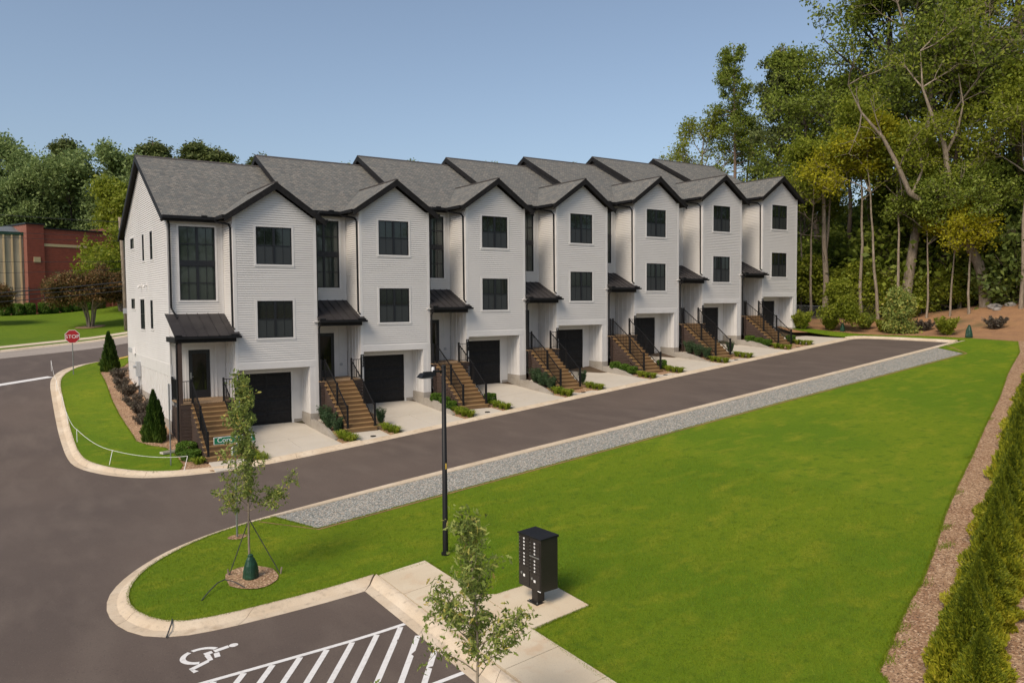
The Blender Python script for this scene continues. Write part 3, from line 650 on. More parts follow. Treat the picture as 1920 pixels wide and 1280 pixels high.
    if first:
        dn('ds2', [(-.02,1.62,9.2),(.04,1.66,9.0),(.04,1.68,5.2),(.12,1.5,4.98),(.22,1.3,4.72)])
        dn('ds3', [(-.14,-.36,3.78),(-.14,-.22,3.6),(-.16,-.20,-1.0),(-.3,-.4,-1.15)])
    else:
        dn('ds4', [(.52,.15,9.2),(.26,.10,8.95),(.235,.08,8.8),(.235,.08,4.55)])
        dn('ds5', [(.22,-.36,3.78),(.225,-.12,3.55),(.235,-.09,-.2),(.25,-.3,-.38)])
    # porch roof
    pl = -.22 if first else .185; pr = 2.58
    pf = [(pl,-.34,3.93),(pr,-.34,3.93),(R0-.03,-.0,0)]
    zt = 4.92; y0_, z0_ = -.34, 3.95; n = 6
    def pbase(m):
        m.prism([(pl,y0_,z0_-.05),(R0-.02,y0_,z0_-.05),(R0-.02,DP,zt-.05),(pl,DP,zt-.05)], (0,0,0), (0,0,.04))
        m.prism([(R0-.02,y0_,z0_-.05),(pr,y0_,z0_-.05),(pr,-.03,z0_-.05+(zt-z0_)*(.31/2.12)),(R0-.02,-.03,z0_-.05+(zt-z0_)*(.31/2.12))], (0,0,0), (0,0,.04))
    pbm = cm('pb%d' % first, 'porch_roof', M['fascia'], H, pbase)
    for k in range(n):
        xa = pl+(pr-pl)*k/n; xb = pl+(pr-pl)*(k+1)/n
        def pan(m, xa=xa, xb=xb, k=k):
            yb = DP if k < n-1 else -.03; xm = xb if k < n-1 else xb
            if k == n-1:
                yb = -.03
                m.quad((xa,y0_-.01,z0_+.002),(R0-.03,y0_-.01,z0_+.002),(R0-.03,DP,zt+.002),(xa,DP,zt+.002))
                zz = z0_+(zt-z0_)*((yb-y0_)/(DP-y0_)); m.quad((R0-.03,y0_-.01,z0_+.002),(xb,y0_-.01,z0_+.002),(xb,yb,zz),(R0-.03,yb,zz))
            else: m.quad((xa,y0_-.01,z0_+.002),(xb,y0_-.01,z0_+.002),(xb,DP,zt+.002),(xa,DP,zt+.002))
            m.hexa([(xa-.012,y0_,z0_),(xa+.012,y0_,z0_),(xa+.012,DP,zt),(xa-.012,DP,zt)], [(xa-.008,y0_,z0_+.04),(xa+.008,y0_,z0_+.04),(xa+.008,DP,zt+.04),(xa-.008,DP,zt+.04)])
        cm('pp%d%d' % (k, first), 'roof_panel', M['seam'], pbm, pan)
    def pg(m):
        m.box(pl-.02,pr+.02,y0_-.13,y0_-.0,z0_-.12,z0_-.02)
    cm('pg%d' % first, 'porch_gutter', M['black'], pbm, pg)
    piece('snow_guard', pbm, 'black', pl, pl+.28, y0_-.10, y0_+.06, z0_+.0, z0_+.07); piece('snow_guard', pbm, 'black', pr-.42, pr-.1, y0_-.10, y0_+.06, z0_+.0, z0_+.07)
    piece('porch_beam', H, 'black', pl+.02, R0+.0, -.18, -.04, 3.66, 3.88)
    if first: piece('porch_beam', H, 'black', pl+.02, pl+.14, -.04, DP, 3.66, 3.88)
    if first: piece('porch_post', H, 'brownwood', -.10, .06, -.30, -.14, -1.3, 3.66)
    if first: 
        cm('pgs', 'porch_end_board', M['siding'], H, lambda m: m.quad((-.03,-.1,3.86),(-.03,DP,3.86),(-.03,DP,4.86),(-.03,-.1,4.0)))
    # deck
    dk = empty('porch_deck', parent=H)
    nb = 14; yA, yB = SY0-.02, DP-.03; dxl = -.05 if first else .18
    for k in range(nb):
        a = yA+(yB-yA)*k/nb; piece('deck_board', dk, 'deck', dxl, R0-.03, a+.003, a+(yB-yA)/nb-.003, LZ-.03, LZ)
    piece('rim_board', dk, 'brownwood', dxl+.01, R0-.05, SY0+.0, SY0+.035, LZ-.24, LZ-.032)
    # skirting of horizontal boards, left of the steps, right of the steps
    dz = .152; nrow = 14 if first else 12
    for k in range(nrow):
        zb = LZ-.25-k*dz
        piece('skirt_board', dk, 'brownwood', dxl+.03, SX0-.03, SY0+.012, SY0+.034, zb-dz+.012, zb)
        piece('skirt_board', dk, 'brownwood', SX1+.02, R0-.06, SY0+.012, SY0+.034, zb-dz+.012, zb)
        if first: piece('skirt_board', dk, 'brownwood', -.035, -.012, SY0+.02, DP-.01, zb-dz+.012, zb)
        # under the stringer on the left face
        t = (LZ-.20-zb)/(LZ-BZ); yfr = SY0+(SY1-SY0)*min(1, max(0, t))
        if yfr < SY0-.05: piece('skirt_board', dk, 'brownwood', SX0-.022, SX0-.002, yfr+.10, SY0, zb-dz+.012, zb)
        if yfr < SY0-.05 and k > 1: piece('skirt_board', dk, 'brownwood', SX1+.002, SX1+.022, yfr+.10, SY0, zb-dz+.012, zb)
    # staircase
    st = empty('staircase', parent=H)
    rise = (LZ-BZ)/NR; run = (SY0-SY1)/(NR-1)
    for k in range(1, NR):
        zt_ = LZ-k*rise; yb = SY0-(k-1)*run
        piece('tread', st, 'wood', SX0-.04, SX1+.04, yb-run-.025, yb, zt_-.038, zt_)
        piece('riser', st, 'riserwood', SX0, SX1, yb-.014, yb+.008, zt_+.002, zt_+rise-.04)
    piece('riser', st, 'riserwood', SX0, SX1, SY1-.014, SY1+.008, BZ-.02, BZ+rise-.04)
    for sx in (SX0-.028, SX1+.002):
        def strg(m, sx=sx):
            m.hexa([(sx,SY1-.0,BZ-.15),(sx+.026,SY1-.0,BZ-.15),(sx+.026,SY0,LZ-.50),(sx,SY0,LZ-.50)], [(sx,SY1-.0,BZ+.1),(sx+.026,SY1-.0,BZ+.1),(sx+.026,SY0,LZ-.22),(sx,SY0,LZ-.22)])
        cm(('strg', sx), 'stringer', M['brownwood'], st, strg)
    # railings
    for side, rx in ((0, SX0+.06), (1, SX1-.06)):
        rg = empty('stair_railing', parent=H)
        ym = (SY0+SY1)/2-.05; ys = [SY0+.10, ym, SY1+.10]; zs = [LZ, LZ-rise*6, BZ+rise]
        zs[1] = LZ-(SY0-ym)/(SY0-SY1)*(LZ-BZ-rise)
        for y, z in zip(ys, zs): 
            piece('post', rg, 'black', rx-.038, rx+.038, y-.038, y+.038, z, z+1.06)
            piece('post_base', rg, 'black', rx-.06, rx+.06, y-.06, y+.06, z, z+.03)
        for (ya, za), (yb, zb) in (((ys[0],zs[0]),(ys[1],zs[1])),((ys[1],zs[1]),(ys[2],zs[2]))):
            dt = .92 if ya == ys[0] else .88
            bar('top_rail', rg, 'black', (rx,ya,za+dt+.04), (rx,yb,zb+dt+.04), .05, .035); bar('bottom_rail', rg, 'black', (rx,ya,za+.13), (rx,yb,zb+.13), .03, .03)
            nbal = 10
            for q in range(1, nbal+1):
                t = q/(nbal+1); y = ya+(yb-ya)*t; z = za+(zb-za)*t
                piece('baluster', rg, 'black', rx-.009, rx+.009, y-.009, y+.009, z+.13, z+dt+.04)
    def guard(xa, xb, ya, yb, p0=True, p1=True):
        rg = empty('guard_rail', parent=H)
        n_ = max(2, int(math.hypot(xb-xa, yb-ya)/.11))
        for t, on in ((0, p0), (1, p1)):
            if on: x = xa+(xb-xa)*t; y = ya+(yb-ya)*t; piece('post', rg, 'black', x-.036, x+.036, y-.036, y+.036, LZ, LZ+1.06)
        bar('top_rail', rg, 'black', (xa,ya,LZ+.98), (xb,yb,LZ+.98), .045, .03); bar('bottom_rail', rg, 'black', (xa,ya,LZ+.11), (xb,yb,LZ+.11), .03, .03)
        for q in range(1, n_): t = q/n_; x = xa+(xb-xa)*t; y = ya+(yb-ya)*t; piece('baluster', rg, 'black', x-.009, x+.009, y-.009, y+.009, LZ+.11, LZ+.98)
    guard(.02 if first else .26, SX0+.06, SY0+.10, SY0+.10, True, False)
    guard(SX1-.06, R0-.10, SY0+.11, SY0+.11, False, True)
    if first: guard(-.0, -.0, SY0+.14, DP-.06, False, True)
    # number plate
    npl = cm('npl', 'number_plate', M['black'], H, lambda m: m.box(R0-.06,R0+.10,-.06,-.03,1.58,2.20))
    for k, ch in enumerate(str(1501+2*i)): text('digit', ch, npl, 'retro', (R0+.02,-.061,2.06-k*.145), .155)
    # sides and back
    cm('back', 'back_wall', M['trim'], H, lambda m: m.quad((0,14.9,-1),(W,14.9,-1),(W,14.9,ZE),(0,14.9,ZE)))
    if last:
        cm('gend', 'gable_wall', M['siding'], H, lambda m: siding(m, (W+.02,0,0), (0,1,0), (1,0,0), ZE-.1, ZR-.2, lambda z: (DP+(z-ZE)/SL*1.0, 14.9-(z-ZE)/SL)))
    return H
HO = [house(i) for i in range(7)]
# long side wall of the end house
H0 = HO[0]; SX = -.03
sidewins = [(11.25,8.45,1.3,.58),(8.0,7.62,.62,1.37),(5.55,7.58,.75,1.4),(11.5,5.12,1.3,.56),(8.35,4.05,1.35,1.58),(5.9,4.14,.75,1.43)]
sidewins = [(y-.15, z, w, h) for y, z, w, h in sidewins]
mb = MB(); yE = 14.35
def sf(z):
    k = max(0, (z-(ZE-.05))/SL); return (DP+k, yE+.55-k if k > .55 else yE)
siding(mb, (SX,0,0), (0,1,0), (-1,0,0), 2.60, ZR-.25, sf, [(y,y+w,z,z+h) for y,z,w,h in sidewins])
mb.build('side_wall', M['siding'], H0)
mb = MB(); mb.box(SX-.028,SX+.05,DP-.02,yE,2.06,2.60); mb.box(SX-.03,SX,DP-.03,DP+.11,-.5,9.3); mb.box(SX-.026,SX,yE-.1,yE+.01,.8,9.3)
mb.box(SX-.008,SX+.1,DP-.03,yE,-1.2,2.1); mb.build('side_trim', M['trim'], H0)
mb = MB()
for k in range(30):
    y = DP+.35+k*.42
    if y < yE-.1: mb.box(SX-.03,SX-.008,y,y+.05,.0 if y < 7.3 else .75,2.06)
mb.build('side_battens', M['trim'], H0)['kind'] = 'stuff'
mb = MB(); mb.box(SX-.035,SX-.007,DP-.03,7.25,-1.6,.0); mb.box(SX-.034,SX-.006,7.25,yE+.01,-1.2,.74); mb.build('side_foundation', M['found'], H0)
for (y, z, w, h) in sidewins:
    f = MB(); e = .05
    f.box(SX-.02,SX+.08,y,y+w,z,z+e).box(SX-.02,SX+.08,y,y+w,z+h-e,z+h).box(SX-.019,SX+.08,y,y+e,z+e,z+h-e).box(SX-.019,SX+.08,y+w-e,y+w,z+e,z+h-e)
    if h > 1: f.box(SX-.01,SX+.06,y+e,y+w-e,z+h*.5-.02,z+h*.5+.02)
    if w > 1.2 and h > 1: f.box(SX-.012,SX+.06,y+w*.5-.04,y+w*.5+.04,z+e,z+h-e)
    fo = f.build('side_window', M['frame'], H0)
    piece('pane', fo, 'glassi', SX+.03, SX+.04, y+e, y+w-e, z+e, z+h-e)
    c = MB(); k = .09; c.box(SX-.036,SX,y-k,y+w+k,z+h,z+h+k).box(SX-.044,SX,y-k,y+w+k,z-k,z).box(SX-.034,SX,y-k,y,z,z+h).box(SX-.034,SX,y+w,y+w+k,z,z+h); c.build('casing', M['trim'], H0)
for y in (9.0, 7.3):
    m = MB(); m.tube([(SX,y,6.35),(SX-.16,y,6.33),(SX-.19,y,6.24)], .06, 8); m.box(SX-.03,SX,y-.09,y+.09,6.05,6.45); m.build('vent_hood', M['trim'], H0, smooth=False)
m = MB(); m.box(SX-.06,SX-.028,12.7,14.1,2.62,2.86); m.build('side_louvre', M['grey'], H0)
m = MB(); m.prism([(SX-.03,11.55,2.62),(SX-.03,11.95,2.62),(SX-.03,11.75,2.95)], (0,0,0), (-.14,0,-.02)); m.build('exhaust_hood', M['trim'], H0)
mt = MB().box(SX-.24,SX-.03,10.0,10.36,1.45,2.25).build('electric_meter_box', M['grey'], H0)
MB().tube([(SX-.12,10.1,1.45),(SX-.12,10.1,.0)], .05, 8).build('conduit', M['grey'], mt)
MB().tube([(SX-.24,10.18,2.0),(SX-.38,10.18,2.0)], .09, 12).build('meter_dial', M['grey'], mt)

# ------------------------------------------------------------ driveways, pads, walls, front beds
def yk(x): return -4.24
for i in range(7):
    x0 = i*W; s = S[i]
    def zd(x, y, s=s):
        t = np.clip((AL-np.asarray(y))/(AL+4.2), 0, 1); zk = G(x, -4.2)+.045; return (s-.46)*(1-t)**1.6+zk*(1-(1-t)**1.6)
    dv = empty('driveway', kind='structure')
    a = (x0+2.50, AL+.02); b = (x0+B1-.43, AL+.02); c = (x0+B1-.42, -.04); d = (x0+5.92, -1.45)
    e = (x0+5.90, -4.21); f = (x0+2.68, -4.21)
    slab('slab', [(x0+2.61,-1.46),(x0+5.92,-1.46),(x0+B1-.44,-.02),(x0+B1-.44,AL+.04),(x0+2.52,AL+.04)], 0, 'concrete', dv, .12, zd)
    slab('slab', [(x0+2.68,-4.205),(x0+4.28,-4.205),(x0+4.27,-1.475),(x0+2.61,-1.475)], 0, 'concrete', dv, .12, zd)
    slab('slab', [(x0+4.295,-4.205),(x0+5.90,-4.205),(x0+5.92,-1.475),(x0+4.285,-1.475)], 0, 'concrete', dv, .12, zd)
    # landing pad with cover
    def zp(x, y, s=s):
        t = np.clip((-3.0-np.asarray(y))/1.2, 0, 1); return (s+BZ-.02)*(1-t)+(G(x, -4.2)+.045)*t
    pd = slab('entry_pad', [(x0+.45,-4.205),(x0+1.98,-4.205),(x0+1.98,-3.02),(x0+.45,-3.02)], .0, 'concrete', None, .12, zp); props(pd, kind='structure')
    m = MB().tube([(x0+1.3,-3.86,float(zp(x0+1.3,-3.86))-.02),(x0+1.3,-3.86,float(zp(x0+1.3,-3.86))+.008)], .13, 14)
    ord_ = ['first','second','third','fourth','fifth','sixth','seventh'][i]
    props(m.build('meter_cover', M['black']), 'round dark utility cover in the pad below the %s staircase from the left' % ord_, 'utility cover', 'covers in the entry pads')
    # retaining wall at the right edge of the driveway
    if i < 6:
        m = MB(); pts = []
        for k in range(9):
            t = k/8; y = -.05-2.95*t; ztop = s+float(np.interp(-y, [.05,.8,1.5,2.1,3.0], [-.21,-.22,-.31,-.44,-.74])); ztop = max(ztop, float(zd(x0+5.95, y))+.03)
            pts.append((y, ztop, float(zd(x0+5.95, y))-.15, x0+5.86+.05*t))
        for (ya,za,ba,xa),(yb,zb,bb,xb) in zip(pts, pts[1:]):
            m.hexa([(xa,ya,ba),(xa,yb,bb),(xa+.15,yb,bb),(xa+.15,ya,ba)], [(xa,ya,za),(xa,yb,zb),(xa+.15,yb,zb),(xa+.15,ya,za)])
        props(m.build('retaining_wall', M['found']), 'low curving concrete wall along the right edge of the %s driveway from the left' % ord_, 'retaining wall', 'retaining walls by the driveways')
    # planting beds left and right of the steps
    if i > 0:
        sp = S[i-1]
        def zb(x, y, x0=x0, s=s, sp=sp):
            u = np.clip((np.asarray(x)-x0)/2.4, 0, 1); t = np.clip((0-np.asarray(y))/4.2, 0, 1); top = (sp-.33)*(1-u)+(s-.55)*u
            return top*(1-_S(t))+(G(x, -4.2)+.02)*_S(t)
        sheet('planting_bed', [(x0-.10,0),(x0-.06,-3.0),(x0-.20,-3.2),(x0-.18,-4.21),(x0+2.68,-4.21),(x0+2.55,0.2),(x0+2.4,DP),(x0+.18,DP),(x0+.17,0)], -.03, 'mulch', .45, zb)
    else:
        def zb0(x, y):
            u = np.clip((np.asarray(x))/2.4, 0, 1); g = G(x, y)+.09; t = np.clip((0-np.asarray(y))/4.2, 0, 1); top = (-1.05)*(1-u)+(-.55)*u
            q = top*(1-_S(t))+(G(x, -4.2)+.03)*_S(t); return g*(1-u)+q*u
        sheet('planting_bed', [(.1,1.6),(-.05,-.8),(.3,-3.9),(.55,-4.1),(2.68,-4.21),(2.55,.2),(2.4,DP)], -.03, 'mulch', .45, zb0)

# ------------------------------------------------------------ leaves and trees
def leaf_mesh(name, C, size, rnd, m, elong=1.0, up=0.0, rng=None, axis=None, fold=0.0):
    """many leaf-sized diamonds: C centres (N,3), size (N,), rnd (N,) tone"""
    rng = rng or np.random.default_rng(1); n = len(C)
    a = rng.normal(size=(n, 3)) if axis is None else axis+rng.normal(size=(n, 3))*.35
    a /= np.linalg.norm(a, axis=1)[:, None]+1e-9
    b = rng.normal(size=(n, 3)); b[:, 2] *= (1-up); b -= a*np.sum(a*b, 1)[:, None]; b /= np.linalg.norm(b, axis=1)[:, None]+1e-9
    s = size[:, None]
    V = np.stack([C-a*s*elong, C-b*s*.55+a*s*.1, C+a*s*elong, C+b*s*.55+a*s*.1], 1)
    me = D.meshes.new(name); me.vertices.add(4*n); me.loops.add(4*n); me.polygons.add(n)
    me.vertices.foreach_set('co', V.astype(np.float32).ravel()); me.loops.foreach_set('vertex_index', np.arange(4*n, dtype=np.int32))
    me.polygons.foreach_set('loop_start', np.arange(0, 4*n, 4, dtype=np.int32)); me.polygons.foreach_set('loop_total', np.full(n, 4, dtype=np.int32))
    at = me.attributes.new('rnd', 'FLOAT', 'FACE'); at.data.foreach_set('value', np.clip(rnd, 0, 1).astype(np.float32))
    me.materials.append(M[m]); me.update(calc_edges=True); return me
def clumps(rng, tips, per, sig, lsz, flat=.7):
    T = np.array(tips); n = len(T); C = np.repeat(T, per, 0)+rng.normal(size=(n*per, 3))*np.array([sig, sig, sig*flat])
    tone = np.repeat(rng.normal(.5, .16, n), per)+rng.normal(0, .17, n*per)
    sz = lsz*rng.uniform(.55, 1.3, n*per); return C, sz, tone
def grow(rng, mb, tips, p, d, L, r, lv, maxlv, spread=.6, kids=(3,5), gravity=.02, upb=.25, side0=.25, nseg=5, wob=.12, minr=.012):
    pts = [Vector(p)]; rs = [r]; d = Vector(d).normalized(); ch = []
    for k in range(nseg):
        d = (d+Vector(rng.normal(0, wob, 3))+Vector((0,0,upb*.15 if lv else .0))).normalized()
        pts.append(pts[-1]+d*L/nseg); rs.append(max(minr, r*(1-.62*(k+1)/nseg)))
        t = (k+1)/nseg
        if lv < maxlv and t > side0:
            ch.append((pts[-1].copy(), d.copy(), rs[-1], t))
        if lv >= maxlv-1 and t > .3: tips.append(tuple(pts[-1]))
    mb.tube(pts, rs, 7 if lv == 0 else (5 if lv == 1 else 3), cap=False)
    if lv < maxlv:
        for (q, dd, rr, t) in ch:
            for _ in range(rng.integers(kids[0], kids[1])):
                ax = Vector(rng.normal(0, 1, 3)); ax = (ax-dd*ax.dot(dd)).normalized()
                nd = (dd*(1-spread)+ax*spread+Vector((0,0,upb))).normalized()
                grow(rng, mb, tips, q, nd, L*rng.uniform(.38, .60)*(1.15-.35*t), rr*.55, lv+1, maxlv, spread, kids, gravity, upb, .2, max(3, nseg-1), wob*1.2, minr)
    tips.append(tuple(pts[-1]))
def mk_loose(seed, leaf, n=1500, lsz=.035, nb=26, h=1., spread=.5):
    def f():
        rng = np.random.default_rng(seed); mb = MB(); tips = []
        for k in range(nb):
            a = rng.uniform(0, 2*PI); d = Vector((math.cos(a)*spread*rng.uniform(.4,1.5), math.sin(a)*spread*rng.uniform(.4,1.5), 1)).normalized(); L = h*rng.uniform(.65, 1.05); m_ = d*L*.5+Vector(rng.normal(0,.03,3))
            mb.tube([(0,0,-.05), m_, d*L], [.012,.008,.003], 3, cap=False)
            for t in np.linspace(.35, 1, 7): tips.append(tuple(m_*(t*2) if t < .5 else m_+(d*L-m_)*(t*2-1)))
        C, sz, tn = clumps(rng, tips, max(1, n//len(tips)), .055*h, lsz); return leaf_mesh('foliage', C, sz, tn, leaf, 1.2, rng=rng), mb.mesh('stem', M['barky'])
    return f
TREES = {}
def proto(key, fn):
    if key not in TREES: TREES[key] = fn()
    return TREES[key]
def mk_broad(seed, h, leaf, bark, per=14, sig=.55, lsz=.17, bare=.35, spread=.62, r=None, kids=(2,4), wobt=.05, wide=1.0, cap=22000):
    def f():
        rng = np.random.default_rng(seed); mb = MB(); tips = []; r_ = r or h*.014; pts = [Vector((0,0,-.6))]; d = Vector((0,0,1)); rs = [r_*1.25]; n = 9
        for k in range(n):
            d = (d+Vector((rng.normal(0,wobt), rng.normal(0,wobt), .12))).normalized(); pts.append(pts[-1]+d*(h*.88)/n); rs.append(r_*(1-.8*(k+1)/n))
        mb.tube(pts, rs, 8, cap=False)
        for k in range(1, n+1):
            t = k/n
            if t < bare: continue
            for _ in range(rng.integers(2, 4)):
                a = rng.uniform(0, 2*PI); nd = Vector((math.cos(a), math.sin(a), .25+.9*t))
                L = h*.30*wide*(1.0-.55*((t-bare)/(1-bare))**1.5)*rng.uniform(.65, 1.15)
                grow(rng, mb, tips, pts[k], nd, L, rs[k]*.55+.02, 1, 3, spread, kids, upb=.22, nseg=4, wob=.14)
        C, sz, tn = clumps(rng, tips, per, sig, lsz)
        if len(C) > cap:
            i = rng.choice(len(C), cap, replace=False); C, sz, tn = C[i], sz[i]*1.12, tn[i]
        return mb.mesh('trunk', M[bark], True), leaf_mesh('crown', C, sz, tn, leaf, 1., rng=rng)
    return f
def mk_pine(seed, h, bare=.55, per=42, sig=.42, lsz=.24, lean=.0, n_b=30, top=.95, leaf='needle'):
    def f():
        rng = np.random.default_rng(seed); mb = MB(); tips = []; r_ = h*.0105; n = 12; pts = [Vector((0,0,-.6))]; d = Vector((lean,0,1)).normalized(); rs = [r_*1.2]
        for k in range(n):
            d = (d+Vector((rng.normal(0,.018), rng.normal(0,.018), .05))).normalized(); pts.append(pts[-1]+d*h/n); rs.append(r_*(1-.86*(k+1)/n))
        mb.tube(pts, rs, 8, cap=False)
        for k in range(n_b):
            t = bare+(top-bare)*(k/n_b)**.85; q = pts[0].lerp(pts[-1], 0); i = min(n-1, int(t*n)); q = pts[i].lerp(pts[i+1], t*n-i)
            a = rng.uniform(0, 2*PI); u = (t-bare)/(1-bare); L = h*.115*(1-u**1.6*.65)*rng.uniform(.5, 1.15)
            nd = Vector((math.cos(a), math.sin(a), .12+.5*u))
            grow(rng, mb, tips, q, nd, L, .05*(1-u*.5)+.015, 2, 3, .55, (2,4), upb=.15, nseg=4, wob=.16)
        tips.append(tuple(pts[-1])); C, sz, tn = clumps(rng, tips, per, sig, lsz, .6)
        if len(C) > 26000: i = rng.choice(len(C), 26000, replace=False); C, sz, tn = C[i], sz[i], tn[i]
        return mb.mesh('trunk', M['barkp'], True), leaf_mesh('crown', C, sz, tn, leaf, 1.15, rng=rng)
    return f
def plant(name, key, fn, x, y, label, cat, group=None, rz=0., sc=1., z=None, tilt=None, parts=('trunk','crown'), szc=None):
    ms = proto(key, fn)
    o = empty(name, (x, y, float(G(x, y)) if z is None else z), rz, label=label, cat=cat, group=group)
    o.scale = (sc, sc, szc or sc)
    if tilt: o.rotation_euler = (tilt[0], tilt[1], rz)
    for m_, p_ in zip(ms, parts):
        if m_: link(p_, m_, o)
    return o
rg = np.random.default_rng(11)
# --- the wood on the right: tall trees that can be told apart
TALL = 'tall trees of the wood beyond the road end'
P = plant
P('pine_tree', 'p1', mk_pine(1, 27.5, .42, n_b=64, sig=.24, lsz=.12, per=8, leaf='leaf_mid'), 62.6, 22.7, 'slender tall pine standing alone at the left edge of the wood above the roofs', 'pine', TALL)
P('broadleaf_tree', 'b1', mk_broad(2, 20, 'leaf_lite', 'barkl', sig=.34, lsz=.13, bare=.3, cap=9000), 63.4, 28.5, 'green broadleaf tree left of the slender pine, leaning out over the last roofs', 'tree', TALL, tilt=(0,-.10,0))
P('broadleaf_tree', 'b1b', mk_broad(22, 20, 'leaf_mid', 'barkl', per=6, sig=.36, lsz=.13, bare=.3, wide=.75, cap=6500), 65.5, 24.0, 'green broadleaf tree directly behind the slender pine', 'tree', TALL)
P('pine_tree', 'p2', mk_pine(3, 25, .50, n_b=28, sig=.32, lsz=.14, per=13), 59.6, 15.0, 'tall pine with a bare straight pinkish trunk behind the end gable', 'pine', TALL)
P('pine_tree', 'p3', mk_pine(4, 26, .52, n_b=26, lean=.05, sig=.32, lsz=.14, per=13), 62.0, 14.6, 'leaning pine just right of the straight bare pine behind the end gable', 'pine', TALL)
P('broadleaf_tree', 'b2', mk_broad(5, 11, 'leaf_mid', 'barky', sig=.5, lsz=.2, bare=.1), 58.0, 17.5, 'short bright broadleaf tree rising between the pines behind the end gable', 'tree', TALL)
P('oak_tree', 'b3', mk_broad(6, 25, 'leaf_mid', 'barkd', sig=.36, lsz=.14, bare=.36, wide=.85, cap=12500), 56.5, 7.2, 'large spreading oak, the left shoulder of the big canopy', 'oak', TALL)
P('oak_tree', 'b4', mk_broad(7, 33, 'leaf_mid', 'barkd', sig=.36, lsz=.15, bare=.42, wide=.95, cap=13000), 58.5, 3.2, 'tallest dark oak in the middle of the canopy with forked upright limbs', 'oak', TALL, tilt=(0,.03,0))
P('oak_tree', 'b3', None, 61.5, 4.0, 'dark oak behind and between the two front canopy oaks', 'oak', TALL, rz=2.1, sc=1.12)
P('broadleaf_tree', 'b5', mk_broad(8, 33, 'leaf_lite', 'barkl', per=9, sig=.42, lsz=.14, bare=.46, wide=.9, cap=8500), 59.5, -1.6, 'tall airy tree with sky showing through, right of the tallest oak', 'tree', TALL)
P('pine_tree', 'p4', mk_pine(9, 33, .50, n_b=36, sig=.36, lsz=.14, per=12), 57.5, -4.2, 'very tall dark pine with horizontal limbs in the right part of the wood', 'pine', TALL)
P('broadleaf_tree', 'b6', mk_broad(10, 32, 'leaf_lite', 'barkd', per=10, sig=.40, lsz=.14, bare=.45, wide=.9, cap=9000), 61.5, -6.5, 'tall tree with pale yellow-tinged leaves near the right edge of the picture', 'tree', TALL)
P('pine_tree', 'p5', mk_pine(12, 33, .55, n_b=30, sig=.36, lsz=.14, per=12), 56.6, -8.9, 'thick pine trunk at the right edge of the picture reaching out of view', 'pine', TALL)
P('broadleaf_tree', 'b5', None, 55.3, -12.6, 'airy broadleaf tree furthest right in the wood', 'tree', TALL, rz=1.4, sc=.95)
P('oak_tree', 'b7', mk_broad(13, 24, 'leaf_mid', 'barkl', per=6, sig=.40, lsz=.14, bare=.66, r=.45, cap=8000), 53.0, -2.3, 'oak with a thick pale leaning trunk at the front of the wood', 'oak', TALL, tilt=(0,-.09,.1))
P('broadleaf_tree', 'b8', mk_broad(14, 21, 'leaf_mid', 'barkd', per=6, sig=.40, lsz=.14, bare=.62, cap=8000), 55.2, -3.9, 'tree with a thinner dark trunk right behind the thick leaning oak', 'tree', TALL)
P('broadleaf_tree', 'b8', None, 57.0, 5.4, 'dark middle-height tree under the tallest oak', 'tree', TALL, rz=1.9)
P('broadleaf_tree', 'b8', None, 60.0, 11.0, 'dark middle-height tree between the oaks and the bare pines', 'tree', TALL, rz=4.1, sc=.55)
# slim light-trunked trees along the edge
EDGE = 'slim trees along the edge of the wood'
slim = [mk_broad(31, 15, 'leaf_lite', 'barkl', sig=.36, lsz=.12, bare=.58, r=.13, per=6), mk_broad(32, 12, 'leaf_mid', 'barkl', sig=.36, lsz=.12, bare=.6, r=.11, per=6), mk_broad(33, 17, 'leaf_lite', 'barkl', sig=.4, lsz=.12, bare=.6, r=.15, per=6)]
edge = [(50.6,-3.3,0,'slim pale tree just right of the thick leaning oak'),(51.8,-4.9,1,'slim bare-stemmed tree second to the right of the leaning oak'),(55.6,-5.4,2,'tall slim pale tree midway between the leaning oak and the right edge'),(52.2,-7.8,1,'slim crooked tree above the two dark watering bags'),(56.0,-9.6,0,'slim light tree on the bank beside the sinuous tree'),(50.2,-.6,2,'slim tree left of the thick leaning oak'),(49.3,3.3,0,'slim tree beside the broken dead trunk'),(54.8,1.6,2,'slim tree deep in shade left of the leaning oak'),(50.5,5.2,1,'slim tree right behind the end house corner'),(53.4,-10.7,2,'slim tree furthest right on the bank'),(56,-2.6,0,'slim tree in the shade behind the leaning oak')]
for x, y, k, l in edge: P('slim_tree', 's%d' % k, slim[k], x, y, l, 'young tree', EDGE, rz=rg.uniform(0, 6), sc=rg.uniform(.85, 1.15))
# yellow-green maple
P('maple_tree', 'm1', mk_broad(41, 15.5, 'leaf_yel', 'barkl', sig=.34, lsz=.12, bare=.70, r=.14, spread=.75, per=9, wide=.95), 50.4, -1.9, 'yellow-green maple glowing in front of the dark wood', 'maple')
P('maple_tree', 'm2', mk_broad(42, 9.0, 'leaf_yel', 'barkl', sig=.32, lsz=.11, bare=.66, r=.09, spread=.8, per=5, wide=.9), 51.8, -6.6, 'small yellow-green maple with layered branches further right', 'maple')
